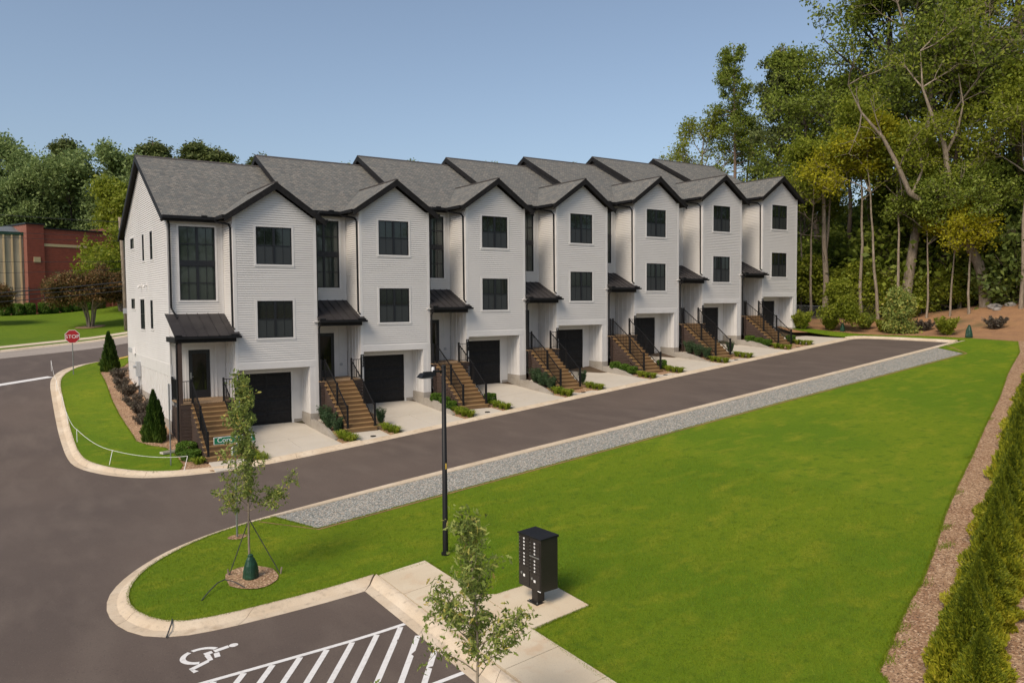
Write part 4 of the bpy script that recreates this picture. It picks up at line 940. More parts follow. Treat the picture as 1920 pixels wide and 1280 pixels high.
# sinuous pale tree on the bank
def mk_sin():
    rng = np.random.default_rng(5); mb = MB(); tips = []
    rt = Vector((math.cos(YAW), -math.sin(YAW), 0)); V = lambda a, z, b=0: rt*a+Vector((0,0,z))+Vector((rt.y*-b, rt.x*b, 0))
    limbs = [([V(0,-.5),V(-.15,1.6),V(-.6,3.2),V(-1.6,5.0),V(-2.4,6.6),V(-2.7,8.0)], [.36,.32,.30,.27,.24,.20]),
             ([V(-2.1,6.0),V(-3.3,7.1),V(-4.6,7.6),V(-5.8,8.4),V(-6.6,10.2),V(-7.8,12.4),V(-9.4,14.2),V(-10.4,16.2)], [.20,.18,.16,.15,.13,.10,.06,.015]),
             ([V(-2.7,8.0),V(-3.0,9.8),V(-3.3,11.8),V(-4.2,13.8),V(-5.0,16.0),V(-5.2,18.6)], [.20,.17,.14,.11,.06,.015]),
             ([V(-2.8,8.6),V(-1.8,9.8),V(-.6,10.9),V(.4,12.4),V(1.6,14.2),V(2.2,16.6)], [.15,.14,.12,.10,.06,.015]),
             ([V(-3.2,11.2),V(-2.4,12.8),V(-2.0,14.8),V(-2.4,17.0)], [.10,.08,.05,.015]), ([V(-5.6,8.3),V(-4.9,10.0),V(-5.2,12.0),V(-6.2,14.0)], [.09,.07,.04,.015])]
    for pts, rs in limbs:
        mb.tube(pts, [q*1.25 for q in rs], 8, cap=False)
        for q in pts[4:]:
            for _ in range(2): grow(rng, mb, tips, q, rng.normal(0,1,3)+np.array([0,0,.8]), 3.0, .07, 2, 3, .6, (1,3), nseg=3, wob=.2)
    C, sz, tn = clumps(rng, tips, 5, .40, .12)
    return mb.mesh('trunk', M['barkl'], True), leaf_mesh('crown', C, sz, tn, 'leaf_lite', rng=rng)
P('sinuous_tree', 'sin', mk_sin, 54.4, -7.9, 'pale sinuous tree on the bank with long curving limbs', 'tree')
def mk_snag():
    rng = np.random.default_rng(8); mb = MB(); tips = []
    mb.tube([(0,0,-.4),(.1,.0,3),(-.15,.05,6),(-.35,0,9.2),(-.5,0,12.4)], [.27,.24,.2,.15,.03], 7, cap=False); mb.tube([(-.15,0,4.5),(.35,.05,7),(.55,0,10.4)], [.15,.12,.03], 6, cap=False)
    for z in (5, 6.5, 7.5, 8.6, 9.5): grow(rng, mb, tips, (-.2,0,z), (rng.normal(), rng.normal(), .3), 2.2, .05, 2, 2, .6, nseg=4, wob=.3)
    return mb.mesh('trunk', M['barkl'], True), None
P('dead_tree', 'snag', mk_snag, 49.9, 2.4, 'broken dead trunk with peeling pale bark right of the end house', 'dead tree')
# understory masses
UND = 'understory trees in the wood'
und = [mk_broad(51, 7.5, 'leaf_mid', 'barky', sig=.5, lsz=.17, bare=.06, r=.07, per=9, wide=1.4, cap=9000), mk_broad(52, 6.0, 'leaf_dark', 'barky', sig=.5, lsz=.17, bare=.04, r=.06, per=10, wide=1.5, cap=9000), mk_broad(53, 5.0, 'leaf_lite', 'barky', sig=.42, lsz=.14, bare=.22, r=.05, per=5, wide=1.3, cap=5000)]
ud = ['mid green understory tree in the wood', 'dark leafy understory tree in the wood', 'bright light-green sapling at the wood edge']
ulist = []
for k in range(44):
    x = rg.uniform(54, 74); y = rg.uniform(-14, 30)
    if y > 30-(x-51)*.1 or (x < 55 and y < -3): x += 4
    ulist.append((x, y, rg.choice([0, 1, 0]), rg.uniform(.8, 1.5)))
for x, y in ((50.8,4.2),(51.5,.4),(52.8,-1.2),(50.6,7.2),(54.6,-5.2),(56.2,-7.2),(52.0,2.6),(53.8,-3.0)): ulist.append((x, y, 2, rg.uniform(.6, 1.0)))
for n_, (x, y, k, sc) in enumerate(ulist): P('understory_tree', 'u%d' % k, und[k], x, y, ud[k], 'small tree', UND+(', bright saplings' if k == 2 else ', dark' if k == 1 else ''), rz=rg.uniform(0, 6), sc=sc)
# deeper trees of the wood, seen between the front ones, and on both sides beyond the frame
DEEP = 'further trees of the wood'
keys = ['b3','b4','b5','b6','b8','p4','p5','b7']
for k in range(34):
    x = rg.uniform(64, 92); y = rg.uniform(-26, 22)
    kk = keys[rg.integers(0, 8)]; P('forest_tree', kk, None, x, y, 'tree deeper in the wood, seen between the front trunks', 'tree', DEEP, rz=rg.uniform(0, 6), sc=rg.uniform(.24, .40))
# trees the windows reflect, south of the lawn beyond the hedge
for k, (x, y) in enumerate([(58,-22),(50,-30),(42,-36),(34,-40),(60,-34),(26,-46),(18,-50),(46,-44),(66,-28),(10,-54)]):
    P('roadside_tree', keys[k % 8], None, x, y, 'tree standing beyond the arborvitae hedge, outside the view', 'tree', 'trees beyond the hedge', rz=k*1.3, sc=.62)

for k in range(26):
    x = rg.uniform(50.5, 60); y = rg.uniform(-8, 9)+(x-55)*-.3
    P('woodland_shrub', 'wsh%d' % (k % 2), mk_loose(150+k % 2, ['leaf_mid','leaf_lite'][k % 2], 2600, .10, 30, 1., .7), x, y, 'leafy shrub filling the floor of the wood', 'shrub', 'undergrowth shrubs on the floor of the wood', rz=k, sc=rg.uniform(1.4, 2.4), parts=('foliage','stem'))
# --- left background
LB = 'trees on the hill behind the brick building'
P('hill_tree', 'h1', mk_broad(61, 22, 'leaf_pale_haze', 'barkd', sig=.6, lsz=.20, bare=.15, wide=1.1, cap=26000), -3.3, 92, 'tall dark tree at the left edge above the tan building', 'tree', LB)  # leaves lightened in colour to stand in for haze over the hill
P('hill_tree', 'h2', mk_broad(62, 17, 'leaf_pale_haze', 'barkd', sig=.65, lsz=.20, bare=.08, wide=1.5, cap=26000), 3.6, 78, 'broad pale grey-green tree behind the brick parapet', 'tree', LB)
P('pine_tree', 'h3', mk_pine(63, 25, .45, n_b=34, sig=.5, lsz=.20, per=24), 2.7, 99, 'pine with a rounded top left of the pale tree', 'pine', LB)
P('hill_tree', 'h4', mk_broad(64, 14, 'leaf_lite', 'barkd', sig=.45, lsz=.17, bare=.12, wide=.9), 5.3, 56.5, 'bright green tree against the right end of the brick wall', 'tree', LB)
for k, (px, py_) in enumerate([(-9,88),(-6.5,80),(-1,84),(7.5,86),(10,80),(7,74),(-3.8,76),(11,90),(-11,96),(14,86),(9,70),(0,106),(6,104),(12,98)]):
    kk = ['h1','h2','h1','h4','h2','h1'][k % 6]; P('hill_tree', kk, None, px, py_, 'leafy tree in the wall of green behind the brick building', 'tree', LB, rz=k*1.7, sc=[.72,.82,.66,.9,.72,.85][k % 6])
for k, (x, y, sc) in enumerate([(15.3,105,.96),(18.9,102.5,.985),(21.6,100.7,.97),(24.4,98.9,.93),(27.3,96.9,.90),(30,95,.86)]):
    P('pine_tree', 'h3', None, x, y, ['first','second','third','fourth','fifth','sixth'][k]+' from the left of the pine tops showing over the end house ridge', 'pine', 'pine tops over the roof', rz=k*2.2, sc=sc*1.35, szc=sc)
for k in range(14): P('hill_tree', ['h1','h2'][k % 2], None, 14+k*5, 100-k*2.2, 'hill tree hidden low behind the row of houses', 'tree', 'trees behind the row', rz=k, sc=.80)
P('pine_tree', 'h3', None, 81.2, 72.9, 'round treetop just showing over the fourth ridge', 'pine', rz=1, sc=.80); P('pine_tree', 'h3', None, 87.5, 71.7, 'smaller round treetop just showing over the fifth ridge', 'pine', rz=4, sc=.80)
# crepe myrtles
def mk_crepe(seed, leaf, flowers=True):
    def f():
        rng = np.random.default_rng(seed); mb = MB(); tips = []
        for k in range(6):
            a = k*1.05; b = Vector((.12*math.cos(a), .12*math.sin(a), -.1)); m_ = Vector((.45*math.cos(a), .45*math.sin(a), 1.6))
            mb.tube([b, (b+m_)/2+Vector((.05,0,.1)), m_, m_+Vector((.3*math.cos(a), .3*math.sin(a), .8))], [.09,.08,.065,.05], 6, cap=False)
            for _ in range(3): grow(rng, mb, tips, m_, (math.cos(a+rng.normal()*.6)*.9, math.sin(a+rng.normal()*.6)*.9, .75), 2.3, .05, 1, 3, .6, (2,3), nseg=4, wob=.14)
        C, sz, tn = clumps(rng, tips, 14, .22, .10)
        if flowers: ii = rng.choice(len(tips), 60); F_ = np.array(tips)[ii]; F_ = F_[F_[:,2] > 2.4]; Cf, sf_, tf = clumps(rng, F_, 14, .10, .06)
        return mb.mesh('trunk', M['barkl'], True), leaf_mesh('crown', C, sz, tn, leaf, rng=rng), (leaf_mesh('flower_cluster', Cf, sf_, tf, 'pink', rng=rng) if flowers else None)
    return f
P('crepe_myrtle', 'cm1', mk_crepe(71, 'crepe'), .86, 43.6, 'multi-stemmed crepe myrtle with rusty leaves on the far lawn', 'crepe myrtle', parts=('trunk','crown','flower_cluster'), sc=1.12)
P('crepe_myrtle', 'cm1', None, -7.2, 51, 'crepe myrtle with pink flowers cut by the left edge of the picture', 'crepe myrtle', parts=('trunk','crown','flower_cluster'), rz=2, sc=.85)
P('crepe_myrtle', 'cm2', mk_crepe(72, 'crepe', False), 5.2, 57.5, 'second rusty crepe myrtle against the brick wall, partly hidden by the pole', 'crepe myrtle', sc=.9)
sheet('mulch_ring', [(.86+1.25*math.cos(a*PI/8), 43.6+1.25*math.sin(a*PI/8)) for a in range(16)], .14, 'mulch', .5)
# clipped round bushes
def mk_ball(seed, leaf, n=2600, lsz=.055, fz=.9, core=True, squar=.0):
    def f():
        rng = np.random.default_rng(seed); v = rng.normal(size=(n, 3)); v /= np.linalg.norm(v, axis=1)[:, None]
        lump = 1+.10*np.sin(v[:,0]*5+seed)*np.cos(v[:,1]*4+1)+.07*np.sin(v[:,2]*7+seed*2)
        rr = (rng.uniform(.72, 1.04, n))*lump*.5; C = v*rr[:, None]; 
        if squar: C = np.sign(C)*np.abs(C)**(1-squar)*(.5**squar)
        C[:,2] = C[:,2]*fz+.5*fz
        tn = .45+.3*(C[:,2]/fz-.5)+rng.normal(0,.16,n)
        return leaf_mesh('foliage', C, lsz*rng.uniform(.6,1.3,n), tn, leaf, rng=rng), MB().tube([(0,0,-.1),(0,0,.5*fz)], .035, 5).mesh('stem', M['barky'])
    return f
for k, (x, y, w) in enumerate([(-5.25,61.0,1.2),(-4.15,61.3,1.35),(-3.05,61.7,1.3),(-1.65,62.2,1.4),(-.75,62.5,1.2),(.45,63.0,1.25),(1.55,63.4,1.3),(2.6,63.8,1.35),(3.9,64.3,1.3)]):
    P('clipped_bush', 'ball', mk_ball(5, 'box', 3400, .06, .88, squar=.25), x, y, ['half bush at the left edge','leftmost whole bush','second bush','third bush, left of the fence post','fourth bush, joined to the third','fifth bush','sixth bush','seventh bush','last bush, behind the crepe myrtle stems'][k]+' of the clipped row before the building', 'bush', 'clipped bushes before the brick building', rz=k*1.1, sc=w*.86, szc=1.55, parts=('foliage','stem'))
# arborvitae
def mk_arb(seed, h, r, leaf, n=9000, lsz=.06, twin=False):
    def f():
        rng = np.random.default_rng(seed); t = rng.uniform(0, 1, n)**1.15; z = t*h
        a = rng.uniform(0, 2*PI, n); lob = 1+.16*np.sin(a*3+seed+z*4.2)+.15*np.sin(a*7+z*15)+.13*np.sin(z*31+a*2)
        R = r*np.minimum(1, (1-t)**.80*1.22)*np.where(t < .08, .75+t*3, 1)*lob*np.sqrt(rng.uniform(.35, 1.06, n))
        C = np.stack([R*np.cos(a), R*np.sin(a), z], 1)
        if twin: k = n//3; C[:k, 0] = C[:k, 0]*.6+r*.55; C[:k, 2] *= .80
        ax = np.stack([np.cos(a)*.75, np.sin(a)*.75, np.full(n, .65)], 1)
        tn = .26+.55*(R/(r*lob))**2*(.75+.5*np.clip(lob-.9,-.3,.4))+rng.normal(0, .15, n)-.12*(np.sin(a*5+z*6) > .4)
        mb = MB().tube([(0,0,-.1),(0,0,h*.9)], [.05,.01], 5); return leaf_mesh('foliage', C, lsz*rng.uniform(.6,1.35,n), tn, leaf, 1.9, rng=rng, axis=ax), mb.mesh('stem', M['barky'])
    return f
A_ = 'arborvitae in the hedge along the right edge'
hx = [(6.15,-30.25,1.25,.72),(6.75,-29.75,1.5,.78),(7.9,-29.35,1.7,.80),(9.2,-28.9,1.65,.80),(10.5,-28.45,1.8,.82),(11.9,-27.95,1.75,.80),(13.3,-27.45,1.9,.84),(14.8,-26.9,1.95,.84),(16.4,-26.3,2.0,.86),(18.0,-25.7,2.05,.86),(19.7,-25.1,2.1,.86),(21.4,-24.45,2.1,.88),(23.2,-23.8,2.15,.88),(25,-23.1,2.2,.9),(27,-22.4,2.2,.9),(29,-21.7,2.2,.9),(31,-21,2.25,.9),(33,-20.3,2.3,.92),(35,-19.6,2.3,.92),(37.2,-18.8,2.3,.92),(39.4,-18,2.3,.92),(9.3,-31.2,1.9,.9),(11.2,-30.3,1.9,.9),(13.2,-29.5,2.0,.9),(15.2,-28.7,2.0,.9)]
for k, (x, y, h, r_) in enumerate(hx):
    near = k < 7; kk = 'arbN%d' % (k % 3) if near else 'arbF%d' % (k % 2)
    fn_ = mk_arb(80+k, 1.0, .5, 'arbor', 42000 if near else 14000, .0175 if near else .032)
    ln = ['nearest hedge arborvitae, at the bottom right corner','second arborvitae of the hedge from the bottom corner','third arborvitae of the hedge from the bottom corner','fourth arborvitae of the hedge from the bottom corner','fifth arborvitae of the hedge from the bottom corner'][k] if k < 5 else ('%s arborvitae of the front hedge row, counted from the nearest' % ['sixth','seventh','eighth','ninth','tenth','eleventh','twelfth','thirteenth','fourteenth','fifteenth','sixteenth','seventeenth','eighteenth','nineteenth','twentieth','twenty-first'][k-5] if k < 21 else '%s arborvitae of the second hedge row, counted from the nearest' % ['first','second','third','fourth'][k-21])
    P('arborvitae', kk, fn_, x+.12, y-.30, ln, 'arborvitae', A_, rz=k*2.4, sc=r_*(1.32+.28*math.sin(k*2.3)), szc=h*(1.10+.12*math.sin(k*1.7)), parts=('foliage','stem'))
P('arborvitae', 'arbL', mk_arb(91, 1.0, .5, 'arbord', 16000, .042, True), -.92, 1.15, 'dark green cone arborvitae in the mulch by the white side wall', 'arborvitae', None, sc=.80, szc=2.25, parts=('foliage','stem'), rz=-.5)
P('arborvitae', 'arbL2', mk_arb(92, 1.0, .5, 'arbord', 12000, .05, True), -.75, 17.3, 'taller dark arborvitae at the far corner of the side bed', 'arborvitae', None, sc=.85, szc=2.4, parts=('foliage','stem'), rz=-.5)
# loose shrubs
for k, (x, y, s_) in enumerate([(-.62,14.4,.75),(-.80,12.0,.8),(-.75,9.9,.85),(-.85,7.6,.8),(-.80,5.6,.9),(-.95,3.9,.72)]):
    P('loropetalum_shrub', 'lor%d' % (k % 2), mk_loose(100+k % 2, 'purple', 2600, .05, 34, 1., .8), x, y, ['farthest','second farthest','third','fourth','fifth','nearest'][k]+' thin purple-grey shrub in the bed along the side wall', 'shrub', 'purple-grey shrubs along the side wall', rz=k, sc=s_, parts=('foliage','stem'))
def rsh(name, key, fn, x, y, z, l, cat, grp, sc, szc=None, rz=0): return P(name, key, fn, x, y, l, cat, grp, rz=rz, sc=sc, szc=szc, z=z, parts=('foliage','stem'))
rsh('round_shrub', 'ball', None, -.05, -1.25, -1.16, 'upper of the two round green shrubs beside the first staircase', 'shrub', 'round shrubs by the first steps', .85, .75)
rsh('round_shrub', 'ball', None, .0, -2.0, -1.27, 'lower of the two round green shrubs beside the first staircase', 'shrub', 'round shrubs by the first steps', .78, .62, 1)
def mk_grass(seed, n=150):
    def f():
        rng = np.random.default_rng(seed); mb = MB(); V = []; a = rng.uniform(0, 2*PI, n); L = rng.uniform(.22, .42, n)
        me_v = []; 
        for k in range(n):
            u = Vector((math.cos(a[k]), math.sin(a[k]), 0)); w = Vector((-u.y, u.x, 0))*.010; o = u*rng.uniform(0, .08); l = L[k]; sp = rng.uniform(.25, .9)
            p0 = o; p1 = o+u*l*.45*sp+Vector((0,0,l*.62)); p2 = o+u*l*sp+Vector((0,0,l*(.75-.35*sp)))
            mb.quad(p0-w, p0+w, p1+w, p1-w); mb.quad(p1-w, p1+w, p2)
        me = mb.mesh('blades', M['lily']); at = me.attributes.new('rnd', 'FLOAT', 'FACE'); rn = np.repeat(rng.uniform(0, 1, n), 2); at.data.foreach_set('value', rn.astype(np.float32)); return (me,)
    return f
def zbed(i, x, y):
    x0 = i*W; s = S[i]; sp = S[i-1] if i else 0
    u = min(1, max(0, (x-x0)/2.4)); t = min(1, max(0, -y/4.2)); top = (sp-.33)*(1-u)+(s-.55)*u
    if i == 0: top = -1.05*(1-u)-.55*u
    return top*(1-_S(t))+(float(G(x, -4.2))+.02)*_S(t)
TH = ['leftmost','second','third','middle','fifth','sixth','rightmost']
# shrubs per bed: local x, y, kind, size
ups = [(.12,-1.05,'up',.95,1.05),(.02,-1.85,'up',.9,1.0),(.14,-2.5,'up',.85,.9)]
rnd_ = [(.06,-.9,'ball',.75,.6),(.16,-1.6,'ball',.7,.55),(.14,-2.3,'ball',.7,.55)]
kinds = {1: ups, 2: rnd_, 3: ups, 4: rnd_, 5: ups, 6: rnd_}
for i, ls in kinds.items():
    for k, (lx_, y, kd, s_, h_) in enumerate(ls):
        x = i*W+lx_; z = zbed(i, x, y); s_ *= .85; h_ *= .9
        nm = 'upright blue-green shrub' if kd == 'up' else 'low round green shrub'
        rsh('upright_shrub' if kd == 'up' else 'round_shrub', 'ups' if kd == 'up' else 'ball', mk_loose(120, 'blue', 3600, .034, 46, 1., .38) if kd == 'up' else None, x, y, z, ['upper','middle','lower'][k]+' '+nm+' left of the '+TH[i]+' staircase of the row', 'shrub', 'shrubs left of the staircases', s_, h_, k+i)
for i in range(1, 7):
    x = i*W+2.28; y = -2.55; rsh('upright_shrub' if i % 2 else 'round_shrub', 'ups' if i % 2 else 'ball', None, x, y, zbed(i, x, y)-.02, ('upright blue-green shrub' if i % 2 else 'round green shrub')+' right of the foot of the '+TH[i]+' staircase', 'shrub', 'shrubs right of the staircases', .62, .85 if i % 2 else .6, i)
ORD = ['first','second','third','fourth','fifth']
for i in range(0, 7):
    sp = [(.12,-3.0),(.18,-3.45),(.28,-3.9)] if i else [(.12,-2.75)]
    for k, (lx_, y) in enumerate(sp):
        x = i*W+lx_; P('lily_turf_clump', 'gr%d' % (k % 2), mk_grass(200+k % 2, 190), x, y, ORD[k]+' yellow-green grass clump down the bed left of the '+TH[i]+' staircase', 'grass clump', 'lily turf clumps in the front beds', z=zbed(i, x, y)-.03, rz=k*1.7+i, sc=1.5 if i < 4 else 1.3, parts=('blades',))
    for k, (lx_, y) in enumerate([(2.22,-3.15),(2.30,-3.55),(2.40,-3.95)]):
        x = i*W+lx_; P('lily_turf_clump', 'gr%d' % (k % 2), mk_grass(200+k % 2, 190), x, y, ORD[k]+' grass clump between pad and driveway right of the '+TH[i]+' staircase', 'grass clump', 'lily turf clumps in the front beds', z=zbed(i, x, y)-.03, rz=k*2.1+i, sc=1.35, parts=('blades',))
# shrubs and staked plants on the pine straw beyond the road end
for k, (x, y, kk, nm, s_) in enumerate([(43.1,-.3,'bshr','green shrub nearest the end house',1.5),(44.6,-1.7,'bshr','low bright shrub left of the first watering bag',1.15),(47.1,-2.9,'bshr2','loose shrub mid bed under the wood',1.4),(46.7,-4.6,'bshr','small bright shrub left of the magnolia',1.1),(47.9,-6.9,'bdark','dark reddish shrub right of the magnolia',1.1),(47.6,-8.3,'bdark','dark shrub on the straw left of the bright one',.9),(46.4,-9.2,'bshr','bright green shrub between the two watering bags',1.35),(48.8,-11.2,'bdark','round olive shrub furthest right on the straw bank',1.2)]):
    fn_ = {'bshr': mk_loose(130, 'leaf_lite', 3000, .06, 34, 1., .6), 'bshr2': mk_loose(131, 'leaf_mid', 2200, .05, 30, 1., .6), 'bdark': mk_loose(132, 'purple', 3200, .05, 36, .8, .8)}[kk]
    P('bank_shrub', kk, fn_, x, y, nm, 'shrub', 'shrubs on the pine straw bank', rz=k, sc=s_, parts=('foliage','stem'))
P('magnolia', 'mag', mk_broad(140, 3.4, 'leaf_oak', 'barky', sig=.26, lsz=.10, bare=.1, r=.04, per=2, wide=1.0), 46.9, -6.0, 'young open magnolia with large leaves on the straw bank', 'magnolia')
P('sapling', 'sap', mk_broad(141, 4.2, 'leaf_lite', 'barky', sig=.26, lsz=.09, bare=.3, r=.03, per=3, wide=.9), 44.9, -2.5, 'thin sapling with a green bag at its foot near the end house', 'sapling')
def bag(x, y, s_, l, z=None, rz=0):
    def mk():
        mb = MB(); rng = np.random.default_rng(3); R_ = []
        for z_, r_ in ((0,.20),(.06,.23),(.25,.215),(.45,.18),(.62,.125),(.70,.075),(.74,.085),(.78,.045)):
            R_.append([(r_*(1+.10*math.sin(a*3+z_*4)+.06*math.sin(a*5+2))*math.cos(a), r_*(1+.10*math.sin(a*3+z_*4))*math.sin(a)*.85, z_) for a in [2*PI*j/18 for j in range(18)]])
        for a, b in zip(R_, R_[1:]):
            for j in range(18): mb.quad(a[j], a[(j+1) % 18], b[(j+1) % 18], b[j])
        mb.quad(*R_[-1]); return mb.mesh('watering_bag', M['bag'], True)
    o = link('watering_bag', cached('bag', mk), None, (x, y, float(G(x, y))+.08 if z is None else z), rz); o.scale = (s_, s_, s_)
    return props(o, l, 'watering bag', 'green watering bags round young trees')
bag(44.85,-2.55,.8,'small green watering bag at the sapling near the end house'); bag(46.9,-6.15,.95,'dark green watering bag half hidden under the magnolia'); bag(45.3,-11.2,1.05,'green watering bag standing on the straw near the right edge')

# ------------------------------------------------------------ brick and metal building beyond the far lawn
bb = empty('brick_building', (0,0,0), label='red brick building with cream bands and stepped parapet beyond the far lawn', cat='building')
def wallstrip(name, a, b, z0, z1, th, m, parent, off=0.):
    a = Vector((a[0], a[1], 0)); b = Vector((b[0], b[1], 0)); d = (b-a).normalized(); n = Vector((d.y, -d.x, 0)); a = a+n*off; b = b+n*off; L = (b-a).length
    mb = MB(); A = a+Vector((0,0,z0)); B = b+Vector((0,0,z0)); up = Vector((0,0,z1-z0)); q = -n*th
    roofquad(mb, [A, B, B+up, A+up], d, (0,0,1)); mb.quad(A+q, A+q+up, B+q+up, B+q); mb.quad(A+up, B+up, B+up+q, A+up+q); mb.quad(A, A+up, A+up+q, A+q); mb.quad(B, B+q, B+q+up, B+up)
    return mb.build(name, M[m], parent)
Pb = lambda t: (-3.05+10.6*t, 63.2+3.6*t)   # along the brick front
wallstrip('pier', Pb(-.0), Pb(.155), 3.5, 14.05, 6, 'brick', bb, .15)
wallstrip('coping', Pb(-.01), Pb(.165), 14.05, 14.2, 6.2, 'frame', bb, .25)
wallstrip('wall', Pb(.155), Pb(.80), 3.5, 13.65, 6, 'brick', bb)
wallstrip('coping', Pb(.165), Pb(.80), 13.65, 13.8, 6.2, 'frame', bb, .1)
wallstrip('pier', Pb(.80), Pb(1.35), 3.5, 14.3, 6, 'brick', bb, .15)
wallstrip('stone_band', Pb(.155), Pb(.80), 11.75, 12.05, .1, 'cream', bb, .05)
wallstrip('stone_band', Pb(.155), Pb(.80), 7.2, 7.5, .1, 'cream', bb, .05)
wallstrip('stone_block', Pb(.055), Pb(.115), 9.95, 10.55, .1, 'cream', bb, .22)
wallstrip('door', Pb(.42), Pb(.60), 3.8, 6.2, .1, 'frame', bb, .06)
tb = empty('metal_building', (0,0,0), label='tan ribbed metal building with a green eave and block base at the left edge', cat='building')
Pt = lambda t: (-3.05-8*t, 64.0-1.2*t)
wallstrip('wall', Pt(1), Pt(0), 6.2, 12.9, 5, 'tan', tb); wallstrip('block_base', Pt(1), Pt(0), 3.3, 6.2, 5, 'stone', tb, .08); wallstrip('eave', Pt(1.02), Pt(0), 12.9, 13.2, 5.2, 'bag', tb, .2)
for t in (.06, .155, .25, .36, .47, .6): wallstrip('wall_rib', Pt(t+.018), Pt(t), 3.6, 12.9, .15, 'cream', tb, .18)
rb_ = MB(); rb_.prism([(-3.1,64.5,13.2),(-8,63.8,13.2),(-8,66,13.6),(-3.1,66.5,14.0)], (0,0,0), (0,0,.08)); rb_.build('roof', M['galv'], tb)
ff_ = empty('iron_fence', label='thin black iron fence behind the clipped bushes', cat='fence')
for t in np.linspace(0, 1, 7): x = -6+9.0*t; y = 61.9+2.9*t; piece('post', ff_, 'wire', x-.04, x+.04, y-.04, y+.04, 4.2, 7.3)
bar('rail', ff_, 'wire', (-6,61.9,7.1), (3,64.8,7.2), .05); bar('rail', ff_, 'wire', (-6,61.9,4.9), (3,64.8,5.1), .05)
# utility pole with cables
up_ = empty('utility_pole', (3.05,37.6,float(G(3.05,37.6))), label='weathered leaning wooden utility pole beside the end house', cat='utility pole')
MB().tube([(0,0,-.5),(-.12,0,6),(-.28,0,9.7)], [.20,.17,.13], 10).build('pole', M['barkl'], up_, smooth=True)
piece('service_box', up_, 'grey', -.28, .05, -.28, -.16, 1.55, 2.0); piece('collar', up_, 'galv', -.38, -.16, -.12, .12, 8.6, 8.75)
MB().tube([(-.15,-.1,6.1),(.5,-.2,6.7)], .03, 6).build('arm', M['galv'], up_)
def cable(a, b, sag, r, l):
    pts = [Vector(a).lerp(Vector(b), t)-Vector((0,0,sag*4*t*(1-t))) for t in np.linspace(0, 1, 14)]
    props(MB().tube(pts, r, 4, cap=False).build('overhead_cable', M['wire']), l, 'cable', 'overhead cables to the utility pole')
zt = float(G(3.05,37.6))
for k, (dz, ez, r, sg, l) in enumerate([(9.3,11.2,.022,.5,'highest overhead cable running left from the pole top'),(8.1,9.4,.014,.45,'second overhead cable, below the highest'),(7.7,8.9,.014,.4,'third overhead cable, just below the second'),(6.0,6.6,.014,.4,'thin overhead cable crossing the upper brick wall'),(5.35,5.2,.014,.4,'thin overhead cable crossing the middle brick wall'),(4.25,2.9,.045,.5,'thick looping overhead cable in front of the crepe myrtle'),(3.9,2.65,.03,.45,'dark overhead cable under the thick one'),(3.5,2.1,.03,.4,'lowest of the dark overhead cables')]):
    cable((2.95,37.6,zt+dz), (-30,28,zt+ez-.8), sg, r, l)

# ------------------------------------------------------------ street furniture
def sgn_face(cx, cy): return math.atan2(CAM.x-cx, -(CAM.y-cy))
# stop sign
sx, sy = -2.72, 17.0; sz = float(G(sx, sy))+.1
ss = empty('stop_sign', (sx, sy, sz), .05, label='red octagonal STOP sign on a thin post at the street corner', cat='stop sign')
MB().tube([(0,0,-.3),(0,0,2.35)], .028, 6).build('post', M['galv'], ss)
def octo(r, y0, y1):
    m = MB(); p = [(r*math.cos(PI/8+k*PI/4), y0, r*math.sin(PI/8+k*PI/4)) for k in range(8)]; m.prism(p, (0,0,0), (0,y1-y0,0)); return m
zc = 2.27
b1 = octo(.42, -.035, -.045).mesh('face', M['retro']); o = link('border_plate', b1, ss, (0,0,zc)); b2 = octo(.395, -.046, -.050).mesh('face', M['red']); o = link('sign_face', b2, ss, (0,0,zc))
text('letters', 'STOP', ss, 'retro', (0,-.052,zc-.105), .30, sx=1.02)
# street name sign on the island
gx_, gy_ = -1.08, -13.3; gz_ = float(G(gx_, gy_))+.1
sn = empty('street_name_sign', (gx_, gy_, gz_), 0, label='green street name blades on a galvanised post, half hidden by the staked tree', cat='street sign')
MB().tube([(0,0,-.3),(0,0,2.72)], .03, 6).build('post', M['galv'], sn)
def blade(name, L, h, zc_, rz, txt, ts, ptx):
    m = MB(); m.cur = 0; m.box(-.12-L*.40, -.12+L*.60, -.012, .012, zc_-h/2, zc_+h/2); f = m.build(name, M['retro'], sn, (0,0,0), rz)
    m = MB(); m.box(-.12-L*.40+.012, -.12+L*.60-.012, -.016, .016, zc_-h/2+.012, zc_+h/2-.012); g = m.build('green_face', M['green'], f)
    text('letters', txt, g, 'retro', (ptx,-.018,zc_-h*.24), ts); return f
blade('name_blade', 1.18, .21, 2.90, .0, 'Core Pointe', .20, .0)
blade('cross_blade', .95, .22, 2.62, 1.15, 'Rd', .16, -.3)
sheet('soil_patch', [(gx_+.28*math.cos(a*PI/5), gy_+.22*math.sin(a*PI/5)) for a in range(10)], .115, 'mulch', .4)
# edge-on sign by the first steps
ex, ey = -.90, -2.45; ez = float(G(ex, ey))+.09
es = empty('roadside_sign', (ex, ey, ez), math.atan2(-(CAM.x-ex), CAM.y-ey)+0, label='thin grey signpost seen edge-on between the cone arborvitae and the steps', cat='sign')
es.rotation_euler = (0,0,.10)
MB().tube([(0,0,-.3),(0,0,3.35)], .026, 6).build('post', M['galv'], es)
m = MB(); m.box(.03,.045,-.23,.23,2.3,3.35); m.build('sign_panel', M['grey'], es)
